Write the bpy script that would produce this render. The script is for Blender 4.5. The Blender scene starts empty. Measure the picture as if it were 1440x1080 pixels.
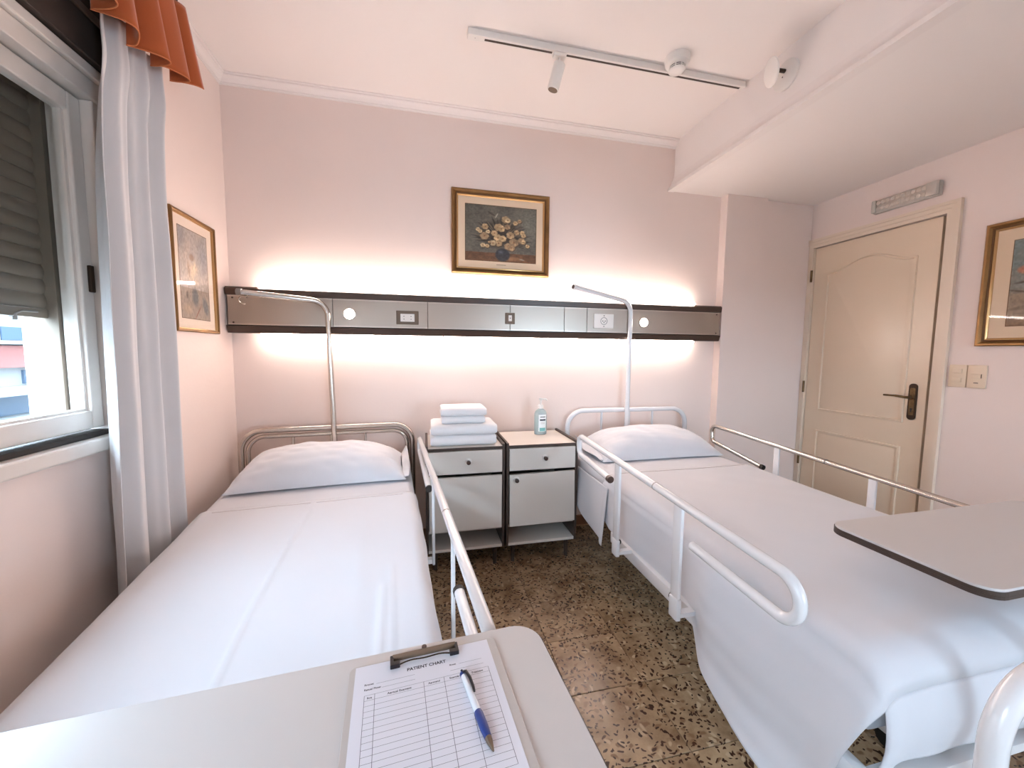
import bpy, bmesh, math, random
import numpy as np
from mathutils import Vector, Matrix

random.seed(7)
RNG = np.random.default_rng(11)
scene = bpy.context.scene
COL = scene.collection
PI = math.pi
R = math.radians

# ------------------------------------------------------------------ camera
cam_d = bpy.data.cameras.new('camera')
cam = bpy.data.objects.new('camera', cam_d)
COL.objects.link(cam)
cam_d.sensor_fit = 'HORIZONTAL'
cam_d.sensor_width = 36.0
cam_d.lens = 540.0 / 1440.0 * 36.0
cam_d.clip_start = 0.02
cam_d.clip_end = 200
_yaw, _pitch, _roll = R(12.8204), R(-4.747), R(0.5217)
_f = Vector((math.sin(_yaw) * math.cos(_pitch), math.cos(_yaw) * math.cos(_pitch), math.sin(_pitch)))
_r = Vector((math.cos(_yaw), -math.sin(_yaw), 0))
_u = _r.cross(_f)
_r2 = _r * math.cos(_roll) + _u * math.sin(_roll)
_u2 = -_r * math.sin(_roll) + _u * math.cos(_roll)
cam.matrix_world = Matrix(((_r2.x, _u2.x, -_f.x, 1.0847), (_r2.y, _u2.y, -_f.y, -2.5379),
                           (_r2.z, _u2.z, -_f.z, 1.2509), (0, 0, 0, 1)))
scene.camera = cam

# ------------------------------------------------------------------ world and exposure
world = bpy.data.worlds.new('world')
scene.world = world
world.use_nodes = True
_bg = world.node_tree.nodes['Background']
_bg.inputs[0].default_value = (0.62, 0.81, 1.0, 1)
_bg.inputs[1].default_value = 16.5
scene.view_settings.view_transform = 'Standard'
scene.view_settings.look = 'None'
scene.view_settings.gamma = 1.0
scene.view_settings.use_curve_mapping = False
scene.view_settings.exposure = 1.15
LED_STRENGTH = 25.0
LED_COLOR = (1.0, 0.865, 0.79)
LAMP_STRENGTH = 22.0

# dimensions of the room (metres, origin in the back left corner, -y towards the viewer)
XR, YF, ZC = 4.054, -4.30, 2.75
BEAM_X, BEAM_Z = 2.84, 2.409
WIN_Y0, WIN_Y1, WIN_Z0, WIN_Z1 = -2.96, -0.885, 0.95, 2.09
WIN_MID = -1.70
FW_Y0, FW_Y1, FW_Z0, FW_Z1 = -4.20, -3.12, 0.50, 2.30      # unseen extra window, added along the same wall for fill daylight
BW_X0, BW_X1, BW_Z0, BW_Z1 = 2.70, 3.60, 0.62, 1.45        # unseen window, added behind the viewer to brighten what faces it


def portal(loc, rot, sx, sy):
    ld = bpy.data.lights.new('window_portal', 'AREA')
    ld.shape = 'RECTANGLE'
    ld.size = sx
    ld.size_y = sy
    ld.cycles.is_portal = True
    lo = bpy.data.objects.new('window_portal', ld)
    lo.location = loc
    lo.rotation_euler = rot
    COL.objects.link(lo)


portal((-0.26, (WIN_Y0 + WIN_Y1) / 2, (WIN_Z0 + WIN_Z1) / 2), (0, R(-90), 0), WIN_Z1 - WIN_Z0, WIN_Y1 - WIN_Y0)
portal(((BW_X0 + BW_X1) / 2, YF - 0.21, (BW_Z0 + BW_Z1) / 2), (R(90), 0, 0), BW_X1 - BW_X0, BW_Z1 - BW_Z0)
portal((-0.26, (FW_Y0 + FW_Y1) / 2, (FW_Z0 + FW_Z1) / 2), (0, R(-90), 0), FW_Z1 - FW_Z0, FW_Y1 - FW_Y0)


# ------------------------------------------------------------------ materials
def lin(c):
    return tuple(((x / 255) / 12.92 if x / 255 <= 0.04045 else ((x / 255 + 0.055) / 1.055) ** 2.4) for x in c)


MATS = {}


def mat(name, rgb=None, rough=0.5, metal=0.0, spec=0.5, emit=None, es=0.0, bump=None, vary=None, trans=0.0,
        coat=0.0, sheen=0.0, aniso=None, linear=None, sss=0.0):
    """principled material; bump=(scale, strength, distance); vary=(scale, rgb2, amount)"""
    m = bpy.data.materials.new(name)
    m.use_nodes = True
    nt = m.node_tree
    b = nt.nodes['Principled BSDF']
    c = linear if linear else lin(rgb)
    b.inputs['Base Color'].default_value = (*c, 1)
    b.inputs['Roughness'].default_value = rough
    b.inputs['Metallic'].default_value = metal
    b.inputs['Specular IOR Level'].default_value = spec
    b.inputs['Transmission Weight'].default_value = trans
    b.inputs['Coat Weight'].default_value = coat
    b.inputs['Sheen Weight'].default_value = sheen
    if emit:
        b.inputs['Emission Color'].default_value = (*emit, 1)
        b.inputs['Emission Strength'].default_value = es
    tc = nt.nodes.new('ShaderNodeTexCoord')
    if vary:
        n = nt.nodes.new('ShaderNodeTexNoise')
        n.inputs['Scale'].default_value = vary[0]
        n.inputs['Detail'].default_value = 4
        nt.links.new(tc.outputs['Object'], n.inputs['Vector'])
        mr = nt.nodes.new('ShaderNodeMapRange')
        mr.inputs[1].default_value = 0.35
        mr.inputs[2].default_value = 0.7
        mr.inputs[4].default_value = vary[2]
        nt.links.new(n.outputs['Fac'], mr.inputs[0])
        mx = nt.nodes.new('ShaderNodeMix')
        mx.data_type = 'RGBA'
        mx.inputs[6].default_value = (*c, 1)
        mx.inputs[7].default_value = (*lin(vary[1]), 1)
        nt.links.new(mr.outputs[0], mx.inputs[0])
        nt.links.new(mx.outputs[2], b.inputs['Base Color'])
    if bump:
        n = nt.nodes.new('ShaderNodeTexNoise')
        n.inputs['Scale'].default_value = bump[0]
        n.inputs['Detail'].default_value = 5
        if aniso:
            mp = nt.nodes.new('ShaderNodeMapping')
            mp.inputs['Scale'].default_value = aniso
            nt.links.new(tc.outputs['Object'], mp.inputs['Vector'])
            nt.links.new(mp.outputs[0], n.inputs['Vector'])
        else:
            nt.links.new(tc.outputs['Object'], n.inputs['Vector'])
        bp = nt.nodes.new('ShaderNodeBump')
        bp.inputs['Strength'].default_value = bump[1]
        bp.inputs['Distance'].default_value = bump[2]
        nt.links.new(n.outputs['Fac'], bp.inputs['Height'])
        nt.links.new(bp.outputs[0], b.inputs['Normal'])
    MATS[name] = m
    return m


def attr_mat(name, rough=0.6, spec=0.3):
    m = bpy.data.materials.new(name)
    m.use_nodes = True
    nt = m.node_tree
    a = nt.nodes.new('ShaderNodeAttribute')
    a.attribute_name = 'Col'
    b = nt.nodes['Principled BSDF']
    b.inputs['Roughness'].default_value = rough
    b.inputs['Specular IOR Level'].default_value = spec
    nt.links.new(a.outputs['Color'], b.inputs['Base Color'])
    MATS[name] = m
    return m


def glass_mat(name, tint=(1, 1, 1), ior=1.45):
    m = bpy.data.materials.new(name)
    m.use_nodes = True
    nt = m.node_tree
    for n in list(nt.nodes):
        if n.type == 'BSDF_PRINCIPLED':
            nt.nodes.remove(n)
    out = [n for n in nt.nodes if n.type == 'OUTPUT_MATERIAL'][0]
    t = nt.nodes.new('ShaderNodeBsdfTransparent')
    t.inputs[0].default_value = (*tint, 1)
    g = nt.nodes.new('ShaderNodeBsdfGlossy')
    g.inputs['Roughness'].default_value = 0.02
    fr = nt.nodes.new('ShaderNodeFresnel')
    fr.inputs[0].default_value = ior
    mx = nt.nodes.new('ShaderNodeMixShader')
    # reflect at the outer surfaces only (the pane is a thin closed slab)
    gm = nt.nodes.new('ShaderNodeNewGeometry')
    mm = nt.nodes.new('ShaderNodeMath'); mm.operation = 'MULTIPLY_ADD'
    mm.inputs[1].default_value = -1.0; mm.inputs[2].default_value = 1.0
    nt.links.new(gm.outputs['Backfacing'], mm.inputs[0])
    m2 = nt.nodes.new('ShaderNodeMath'); m2.operation = 'MULTIPLY'
    nt.links.new(fr.outputs[0], m2.inputs[0]); nt.links.new(mm.outputs[0], m2.inputs[1])
    nt.links.new(m2.outputs[0], mx.inputs[0])
    nt.links.new(t.outputs[0], mx.inputs[1])
    nt.links.new(g.outputs[0], mx.inputs[2])
    nt.links.new(mx.outputs[0], out.inputs[0])
    MATS[name] = m
    return m


mat('wall', (238, 219, 210), rough=0.75, spec=0.3, bump=(60, 0.12, 0.004), vary=(1.7, (232, 212, 203), 0.5))
mat('ceiling', (241, 231, 226), rough=0.8, spec=0.2, bump=(40, 0.08, 0.004))
mat('plaster', (238, 227, 222), rough=0.6, spec=0.3)
mat('door_paint', (228, 206, 182), rough=0.28, spec=0.5, bump=(14, 0.05, 0.002), vary=(3, (222, 199, 173), 0.4))
mat('frame_paint', (230, 210, 190), rough=0.4)
mat('dark_gap', (38, 26, 20), rough=0.8)
mat('sheet', (209, 208, 213), rough=0.85, spec=0.15, sheen=0.25, bump=(55, 0.10, 0.002), vary=(2.0, (205, 203, 208), 0.5))
mat('pillow_cloth', (222, 221, 226), rough=0.85, spec=0.15, sheen=0.25, bump=(26, 0.14, 0.004))
mat('towel', (238, 234, 235), rough=0.95, spec=0.1, sheen=0.5, bump=(420, 0.6, 0.002))
mat('white_metal', (226, 224, 226), rough=0.22, spec=0.6, coat=0.3)
mat('chrome', (205, 198, 190), rough=0.2, metal=1.0)
mat('grey_metal', (150, 146, 142), rough=0.4, metal=0.6)
mat('rubber', (28, 24, 23), rough=0.6)
mat('brown_knob', (70, 48, 40), rough=0.35)
mat('laminate', (203, 197, 195), rough=0.32, spec=0.5, vary=(2.5, (199, 193, 192), 0.4))
mat('edge_band', (62, 46, 38), rough=0.45)
mat('stand_white', (216, 207, 199), rough=0.4, vary=(4, (220, 211, 202), 0.5))
mat('stand_inside', (205, 192, 182), rough=0.6)
mat('bumper_brown', (66, 46, 35), rough=0.38, spec=0.5)
mat('steel', (178, 168, 158), rough=0.34, metal=0.9, bump=(30, 0.10, 0.002), aniso=(1, 1, 60))
mat('steel_trim', (205, 196, 188), rough=0.3, metal=0.9)
mat('socket_dark', (112, 94, 78), rough=0.5)
mat('plastic_white', (235, 228, 222), rough=0.4)
mat('plastic_cream', (226, 203, 178), rough=0.4)
mat('plastic_grey', (196, 186, 176), rough=0.4)
mat('led', (255, 244, 236), emit=LED_COLOR, es=LED_STRENGTH)
mat('reading_lamp', (255, 246, 240), emit=(1.0, 0.86, 0.76), es=LAMP_STRENGTH)
mat('gold', (150, 112, 70), rough=0.36, metal=0.75, bump=(90, 0.15, 0.002), vary=(9, (112, 80, 48), 0.7))
mat('gold_bright', (200, 160, 110), rough=0.28, metal=0.8)
mat('gold_dark', (104, 70, 40), rough=0.45, metal=0.4)
mat('mount', (222, 196, 168), rough=0.9, bump=(200, 0.1, 0.001))
mat('mount_pale', (232, 212, 194), rough=0.9)
mat('pencil', (120, 96, 80), rough=0.9)
attr_mat('painting', 0.55, 0.35)
glass_mat('pane_glass', (0.96, 0.98, 0.98), 1.5)
glass_mat('picture_glass', (1, 1, 1), 1.35)
mat('curtain_cloth', (212, 208, 208), rough=0.9, spec=0.1, sheen=0.2, bump=(150, 0.08, 0.001))
mat('valance_cloth', (178, 92, 52), rough=0.9, spec=0.1, sheen=0.3, bump=(220, 0.15, 0.001))
mat('valance_hem', (200, 120, 78), rough=0.9, spec=0.1)
mat('shutter_slat', (124, 108, 92), rough=0.55, vary=(6, (104, 90, 76), 0.6))
mat('window_paint', (224, 214, 206), rough=0.45, vary=(5, (210, 196, 184), 0.6), bump=(25, 0.1, 0.002))
mat('shutter_box', (62, 48, 40), rough=0.7, vary=(4, (48, 37, 31), 0.6))
mat('curtain_rail_brown', (96, 74, 62), rough=0.5)
mat('slate_dark', (44, 36, 32), rough=0.7)
mat('brass_old', (120, 96, 66), rough=0.38, metal=0.85, vary=(30, (70, 52, 38), 0.8))
mat('brass_dark', (62, 47, 36), rough=0.45, metal=0.7)
mat('clip_metal', (138, 122, 106), rough=0.3, metal=0.9)
mat('clipboard', (190, 182, 178), rough=0.35)
mat('paper', (226, 224, 232), rough=0.8, spec=0.1)
mat('ink', (52, 50, 60), rough=0.8, spec=0.1)
mat('ink_line', (104, 102, 112), rough=0.8, spec=0.1)
mat('pen_blue', (38, 60, 128), rough=0.35)
mat('pen_white', (226, 230, 238), rough=0.2)
mat('pen_black', (30, 24, 28), rough=0.3)
mat('bottle_plastic', (226, 240, 240), rough=0.12, trans=0.55, spec=0.5)
mat('gel', (150, 208, 210), rough=0.2, trans=0.3)
mat('label_white', (238, 242, 242), rough=0.5)
mat('label_dark', (52, 58, 68), rough=0.5)
mat('label_teal', (118, 186, 184), rough=0.5)
mat('lens_clear', (214, 202, 190), rough=0.15, trans=0.35, spec=0.7)
mat('reflector', (236, 224, 212), rough=0.18, metal=0.5)
mat('wood_skirting', (122, 88, 62), rough=0.5, bump=(20, 0.1, 0.002), aniso=(1, 8, 8))
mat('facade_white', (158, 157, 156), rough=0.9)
mat('facade_pink', (150, 96, 90), rough=0.9)
mat('facade_yellow', (164, 148, 126), rough=0.9)
mat('facade_glass', (62, 82, 104), rough=0.15, spec=0.7)


def floor_mat():
    m = bpy.data.materials.new('terrazzo')
    m.use_nodes = True
    nt = m.node_tree
    L = nt.links.new
    b = nt.nodes['Principled BSDF']
    geo = nt.nodes.new('ShaderNodeNewGeometry')
    oi = nt.nodes.new('ShaderNodeObjectInfo')
    mul = nt.nodes.new('ShaderNodeMath'); mul.operation = 'MULTIPLY'; mul.inputs[1].default_value = 37.0
    L(oi.outputs['Random'], mul.inputs[0])
    add = nt.nodes.new('ShaderNodeVectorMath'); add.operation = 'ADD'
    L(geo.outputs['Position'], add.inputs[0]); L(mul.outputs[0], add.inputs[1])
    warp = nt.nodes.new('ShaderNodeTexNoise'); warp.inputs['Scale'].default_value = 22
    L(add.outputs[0], warp.inputs['Vector'])
    wm = nt.nodes.new('ShaderNodeVectorMath'); wm.operation = 'MULTIPLY_ADD'
    wm.inputs[1].default_value = (0.05, 0.05, 0.0)
    L(warp.outputs['Color'], wm.inputs[0]); L(add.outputs[0], wm.inputs[2])

    def chips(scale, keep, size, soft, stretch, rot):
        mp = nt.nodes.new('ShaderNodeMapping')
        mp.inputs['Scale'].default_value = stretch
        mp.inputs['Rotation'].default_value = (0, 0, rot)
        L(wm.outputs[0], mp.inputs['Vector'])
        v = nt.nodes.new('ShaderNodeTexVoronoi'); v.inputs['Scale'].default_value = scale
        v.voronoi_dimensions = '2D'
        L(mp.outputs[0], v.inputs['Vector'])
        d = nt.nodes.new('ShaderNodeMapRange')
        d.inputs[1].default_value = size; d.inputs[2].default_value = size - soft
        L(v.outputs['Distance'], d.inputs[0])
        sp = nt.nodes.new('ShaderNodeSeparateColor')
        L(v.outputs['Color'], sp.inputs[0])
        lt = nt.nodes.new('ShaderNodeMath'); lt.operation = 'LESS_THAN'; lt.inputs[1].default_value = keep
        L(sp.outputs[0], lt.inputs[0])
        mu = nt.nodes.new('ShaderNodeMath'); mu.operation = 'MULTIPLY'
        L(d.outputs[0], mu.inputs[0]); L(lt.outputs[0], mu.inputs[1])
        return mu.outputs[0]

    base = nt.nodes.new('ShaderNodeTexNoise'); base.inputs['Scale'].default_value = 9; base.inputs['Detail'].default_value = 8
    base.inputs['Roughness'].default_value = 0.65
    L(add.outputs[0], base.inputs['Vector'])
    cr = nt.nodes.new('ShaderNodeValToRGB')
    cr.color_ramp.elements[0].position = 0.34; cr.color_ramp.elements[0].color = (*lin((126, 99, 73)), 1)
    cr.color_ramp.elements[1].position = 0.66; cr.color_ramp.elements[1].color = (*lin((176, 148, 117)), 1)
    L(base.outputs['Fac'], cr.inputs[0])
    cur = cr.outputs[0]
    for (args, col) in (((26, 0.40, 0.34, 0.16, (1, 1.5, 1), 0.5), (128, 98, 72)),
                        ((24, 0.25, 0.30, 0.14, (1.5, 1, 1), 1.1), (186, 160, 130)),
                        ((36, 0.34, 0.27, 0.06, (1, 1.9, 1), 0.3), (70, 46, 34)),
                        ((32, 0.26, 0.25, 0.06, (1.9, 1, 1), 0.8), (62, 40, 30)),
                        ((58, 0.24, 0.27, 0.07, (1, 1.3, 1), 2.0), (54, 37, 29))):
        f = chips(*args)
        mx = nt.nodes.new('ShaderNodeMix'); mx.data_type = 'RGBA'
        mx.inputs[7].default_value = (*lin(col), 1)
        L(f, mx.inputs[0]); L(cur, mx.inputs[6])
        cur = mx.outputs[2]
    L(cur, b.inputs['Base Color'])
    b.inputs['Roughness'].default_value = 0.24
    b.inputs['Specular IOR Level'].default_value = 0.5
    MATS['terrazzo'] = m


floor_mat()
mat('asphalt', (112, 108, 104), rough=0.9)
mat('hem_thread', (176, 164, 164), rough=0.9)
mat('grout', (84, 66, 50), rough=0.8)

# ------------------------------------------------------------------ mesh helpers
WM = {}  # world matrices of the empties


class MB:
    """collects geometry of one mesh (world or local coordinates)"""

    def __init__(self):
        self.v, self.f, self.mi = [], [], []
        self.cur = 0

    def add(self, vs, fs):
        o = len(self.v)
        self.v += [tuple(map(float, p)) for p in vs]
        self.f += [tuple(i + o for i in q) for q in fs]
        self.mi += [self.cur] * len(fs)
        return self

    def box(self, x0, x1, y0, y1, z0, z1, bev=0.0, seg=2):
        x0, x1 = min(x0, x1), max(x0, x1); y0, y1 = min(y0, y1), max(y0, y1); z0, z1 = min(z0, z1), max(z0, z1)
        if bev <= 0:
            vs = [(x, y, z) for x in (x0, x1) for y in (y0, y1) for z in (z0, z1)]
            fs = [(0, 1, 3, 2), (4, 6, 7, 5), (0, 4, 5, 1), (2, 3, 7, 6), (0, 2, 6, 4), (1, 5, 7, 3)]
            return self.add(vs, fs)
        bm = bmesh.new()
        bmesh.ops.create_cube(bm, size=1)
        for v in bm.verts:
            v.co = Vector(((x0 + x1) / 2 + v.co.x * (x1 - x0), (y0 + y1) / 2 + v.co.y * (y1 - y0), (z0 + z1) / 2 + v.co.z * (z1 - z0)))
        bev = min(bev, 0.49 * min(x1 - x0, y1 - y0, z1 - z0))
        bmesh.ops.bevel(bm, geom=bm.edges[:], offset=bev, segments=seg, affect='EDGES', profile=0.5)
        return self.bm(bm)

    def bm(self, bm):
        bm.verts.index_update()
        self.add([v.co[:] for v in bm.verts], [[v.index for v in f.verts] for f in bm.faces])
        bm.free()
        return self

    def tube(self, pts, r, n=12, cap=True, r2=None):
        P = [Vector(p) for p in pts]
        N = len(P)
        T = []
        for i in range(N):
            a = P[min(i + 1, N - 1)] - P[max(i - 1, 0)]
            T.append(a.normalized())
        ref = Vector((0, 0, 1)) if abs(T[0].z) < 0.9 else Vector((1, 0, 0))
        nrm = (ref - T[0] * ref.dot(T[0])).normalized()
        vs = []
        for i in range(N):
            nrm = (nrm - T[i] * nrm.dot(T[i])).normalized()
            bn = T[i].cross(nrm)
            rr = r if r2 is None else r + (r2 - r) * i / (N - 1)
            if isinstance(r, (list, tuple)):
                rr = r[i]
            for k in range(n):
                a = 2 * PI * k / n
                vs.append(P[i] + (nrm * math.cos(a) + bn * math.sin(a)) * rr)
        fs = []
        for i in range(N - 1):
            for k in range(n):
                k2 = (k + 1) % n
                fs.append((i * n + k, i * n + k2, (i + 1) * n + k2, (i + 1) * n + k))
        if cap:
            fs.append(tuple(range(n - 1, -1, -1)))
            fs.append(tuple((N - 1) * n + k for k in range(n)))
        return self.add(vs, fs)

    def lathe(self, prof, c=(0, 0, 0), n=24, axis='z', sx=1.0, sy=1.0):
        """prof: (radius, height) list; axis: direction of the height"""
        vs, fs = [], []
        for (r, h) in prof:
            for k in range(n):
                a = 2 * PI * k / n
                p = (r * math.cos(a) * sx, r * math.sin(a) * sy, h)
                if axis == 'x':
                    p = (p[2], p[0], p[1])
                elif axis == 'y':
                    p = (p[0], p[2], p[1])
                elif axis == '-y':
                    p = (p[0], -p[2], p[1])
                elif axis == '-x':
                    p = (-p[2], p[0], p[1])
                elif axis == '-z':
                    p = (p[0], p[1], -p[2])
                vs.append((c[0] + p[0], c[1] + p[1], c[2] + p[2]))
        m = len(prof)
        for i in range(m - 1):
            for k in range(n):
                k2 = (k + 1) % n
                fs.append((i * n + k, i * n + k2, (i + 1) * n + k2, (i + 1) * n + k))
        fs.append(tuple(range(n - 1, -1, -1)))
        fs.append(tuple((m - 1) * n + k for k in range(n)))
        return self.add(vs, fs)

    def prism(self, poly, fn, d0, d1):
        """poly: 2D points; fn(a, b, d) -> 3D"""
        n = len(poly)
        vs = [fn(a, b, d0) for a, b in poly] + [fn(a, b, d1) for a, b in poly]
        fs = [tuple(range(n - 1, -1, -1)), tuple(range(n, 2 * n))]
        fs += [(i, (i + 1) % n, n + (i + 1) % n, n + i) for i in range(n)]
        return self.add(vs, fs)

    def sweep_profile(self, prof, fn, s0, s1):
        """open profile swept straight: fn(a, b, s)"""
        return self.prism(prof, fn, s0, s1)

    def grid(self, fn, nu, nv):
        vs = [fn(i / (nu - 1), j / (nv - 1)) for i in range(nu) for j in range(nv)]
        fs = [(i * nv + j, (i + 1) * nv + j, (i + 1) * nv + j + 1, i * nv + j + 1) for i in range(nu - 1) for j in range(nv - 1)]
        return self.add(vs, fs)

    def build(self, name, m, parent=None, world=True, smooth=None, bevel=None, solid=None, subsurf=0, loc=None):
        me = bpy.data.meshes.new(name)
        v = self.v
        if parent is not None and world:
            inv = WM[parent.name].inverted()
            v = [tuple(inv @ Vector(p)) for p in v]
        elif parent is None:
            # put the origin at the base of the thing
            a = np.array(v)
            o = np.array(((a[:, 0].min() + a[:, 0].max()) / 2, (a[:, 1].min() + a[:, 1].max()) / 2, a[:, 2].min()))
            v = (a - o).tolist()
            loc = tuple(o)
        me.from_pydata(v, [], self.f)
        ms = m if isinstance(m, (list, tuple)) else [m]
        for k in ms:
            me.materials.append(MATS[k])
        if len(ms) > 1:
            me.polygons.foreach_set('material_index', self.mi)
        bm = bmesh.new(); bm.from_mesh(me)
        bmesh.ops.recalc_face_normals(bm, faces=bm.faces[:])
        bm.to_mesh(me); bm.free()
        o = bpy.data.objects.new(name, me)
        COL.objects.link(o)
        if loc:
            o.location = loc
        if parent is not None:
            o.parent = parent
            WM[o.name] = WM[parent.name].copy()
        else:
            WM[o.name] = Matrix.Translation(loc)
        if solid:
            md = o.modifiers.new('solid', 'SOLIDIFY'); md.thickness = solid; md.offset = 0
        if bevel:
            md = o.modifiers.new('bevel', 'BEVEL'); md.width = bevel; md.segments = 2; md.limit_method = 'ANGLE'
        if subsurf:
            md = o.modifiers.new('sub', 'SUBSURF'); md.levels = subsurf; md.render_levels = subsurf
        if smooth:
            for p in me.polygons:
                p.use_smooth = True
            if smooth is not True:
                me.set_sharp_from_angle(angle=R(smooth))
        return o


def tag(o, label=None, cat=None, group=None, kind=None):
    if label: o['label'] = label
    if cat: o['category'] = cat
    if group: o['group'] = group
    if kind: o['kind'] = kind
    return o


def thing(name, label, cat, loc=(0, 0, 0), rotz=0.0, group=None):
    o = bpy.data.objects.new(name, None)
    o.empty_display_size = 0.1
    COL.objects.link(o)
    o.location = loc
    o.rotation_euler = (0, 0, rotz)
    WM[o.name] = Matrix.Translation(loc) @ Matrix.Rotation(rotz, 4, 'Z')
    return tag(o, label, cat, group)


def struct(name, b, m, **k):
    o = b.build(name, m, None, **k)
    o['kind'] = 'structure'
    return o


def fillet(pts, rad, seg=8):
    """round the corners of a polyline"""
    P = [Vector(p) for p in pts]
    out = [P[0]]
    for i in range(1, len(P) - 1):
        rr = rad[i] if isinstance(rad, (list, tuple)) else rad
        a, b, c = P[i - 1], P[i], P[i + 1]
        d1, d2 = (a - b).normalized(), (c - b).normalized()
        ang = d1.angle(d2)
        t = min(rr / math.tan(ang / 2), 0.49 * (a - b).length if i > 1 else 0.95 * (a - b).length, 0.49 * (c - b).length if i < len(P) - 2 else 0.95 * (c - b).length)
        p1, p2 = b + d1 * t, b + d2 * t
        bis = (d1 + d2).normalized()
        rad_eff = t * math.tan(ang / 2)
        cen = b + bis * (rad_eff / math.sin(ang / 2))
        v1, v2 = p1 - cen, p2 - cen
        tot = v1.angle(v2)
        ax = v1.cross(v2).normalized()
        for k in range(seg + 1):
            out.append(cen + Matrix.Rotation(tot * k / seg, 3, ax) @ v1)
    out.append(P[-1])
    return out


def rrect(x0, x1, y0, y1, r, seg=6):
    out = []
    for (cx, cy, a0) in ((x1 - r, y1 - r, 0), (x0 + r, y1 - r, 90), (x0 + r, y0 + r, 180), (x1 - r, y0 + r, 270)):
        for k in range(seg + 1):
            a = R(a0 + 90 * k / seg)
            out.append((cx + r * math.cos(a), cy + r * math.sin(a)))
    return out


_ph = RNG.uniform(0, 2 * PI, (40, 3))
_dr = RNG.normal(0, 1, (40, 2))


def wob(x, y, scale=1.0, n=10, o=0):
    """smooth pseudo noise in about -1..1"""
    s = 0.0
    for k in range(n):
        d = _dr[(k + o) % 40]
        s += math.sin((d[0] * x + d[1] * y) * scale * (1 + 0.35 * k) * 3 + _ph[(k + o) % 40][0]) / (1 + 0.3 * k)
    return s / 3.0


def ss(a, b, x):
    t = max(0.0, min(1.0, (x - a) / (b - a)))
    return t * t * (3 - 2 * t)


# ------------------------------------------------------------------ room shell
fl = struct('floor', MB().box(0, XR, YF, 0, -0.06, -0.004), 'grout')
TX, TY = 0.305, 0.2655
ox, oy = 1.59 - 6 * TX, -0.785 + 3 * TY
tile_me = None
for i in range(0, 15):
    for j in range(0, 18):
        x0 = max(ox + i * TX, 0.0); x1 = min(ox + (i + 1) * TX, XR)
        y1 = min(oy - j * TY, 0.0); y0 = max(oy - (j + 1) * TY, YF)
        if x1 - x0 < 0.01 or y1 - y0 < 0.01:
            continue
        full = (x1 - x0 > TX - 1e-4) and (y1 - y0 > TY - 1e-4)
        if full and tile_me is not None:
            o = bpy.data.objects.new('tile', tile_me)
            COL.objects.link(o)
        else:
            w, d = (x1 - x0) / 2 - 0.0012, (y1 - y0) / 2 - 0.0012
            b = MB(); e = 0.0012
            vs = [(sx * w, sy * d, -0.004) for sx, sy in ((-1, -1), (1, -1), (1, 1), (-1, 1))]
            vs += [(sx * w, sy * d, -e) for sx, sy in ((-1, -1), (1, -1), (1, 1), (-1, 1))]
            vs += [(sx * (w - e), sy * (d - e), 0) for sx, sy in ((-1, -1), (1, -1), (1, 1), (-1, 1))]
            fs = [(8, 9, 10, 11)] + [(k, (k + 1) % 4, 4 + (k + 1) % 4, 4 + k) for k in range(4)] + [(4 + k, 4 + (k + 1) % 4, 8 + (k + 1) % 4, 8 + k) for k in range(4)]
            me = bpy.data.meshes.new('tile'); me.from_pydata(vs, [], fs); me.materials.append(MATS['terrazzo'])
            o = bpy.data.objects.new('tile', me); COL.objects.link(o)
            if full:
                tile_me = me
        o.parent = fl
        fw = WM['floor'].translation
        o.location = ((x0 + x1) / 2 - fw.x, (y0 + y1) / 2 - fw.y, 0 - fw.z)

struct('wall_back', MB().box(-0.25, XR + 0.2, 0, 0.2, -0.06, ZC + 0.1), 'wall')
b = MB()
b.box(-0.25, 0, WIN_Y1, 0, -0.06, ZC + 0.1).box(-0.25, 0, FW_Y1, WIN_Y0, -0.06, ZC + 0.1).box(-0.25, 0, YF, FW_Y0, -0.06, ZC + 0.1)
b.box(-0.25, 0, FW_Y0, FW_Y1, -0.06, FW_Z0).box(-0.25, 0, FW_Y0, FW_Y1, FW_Z1, ZC + 0.1)
b.box(-0.25, 0, WIN_Y0, WIN_Y1, -0.06, WIN_Z0).box(-0.25, 0, WIN_Y0, WIN_Y1, WIN_Z1, ZC + 0.1)
struct('wall_left', b, 'wall')
DY0, DY1, DZ = -0.853, -0.072, 2.075          # door opening
b = MB()
b.box(XR, XR + 0.2, DY1, 0, -0.06, ZC + 0.1).box(XR, XR + 0.2, YF, DY0, -0.06, ZC + 0.1).box(XR, XR + 0.2, DY0, DY1, DZ, ZC + 0.1)
b.box(XR + 0.09, XR + 0.2, DY0, DY1, -0.06, DZ)
struct('wall_right', b, 'wall')
b = MB().box(-0.25, BW_X0, YF - 0.2, YF, -0.06, ZC + 0.1).box(BW_X1, XR + 0.2, YF - 0.2, YF, -0.06, ZC + 0.1)
b.box(BW_X0, BW_X1, YF - 0.2, YF, -0.06, BW_Z0).box(BW_X0, BW_X1, YF - 0.2, YF, BW_Z1, ZC + 0.1)
struct('wall_front', b, 'wall')
# the rest of this building around the room: the storeys above and the flats alongside, added tall to shade the facade opposite
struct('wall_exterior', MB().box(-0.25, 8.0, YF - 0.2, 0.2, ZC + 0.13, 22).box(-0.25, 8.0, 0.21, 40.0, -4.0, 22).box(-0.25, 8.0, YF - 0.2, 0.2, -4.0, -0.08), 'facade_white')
struct('ceiling', MB().box(-0.25, XR + 0.2, YF - 0.2, 0.2, ZC, ZC + 0.12), 'ceiling')
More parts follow.
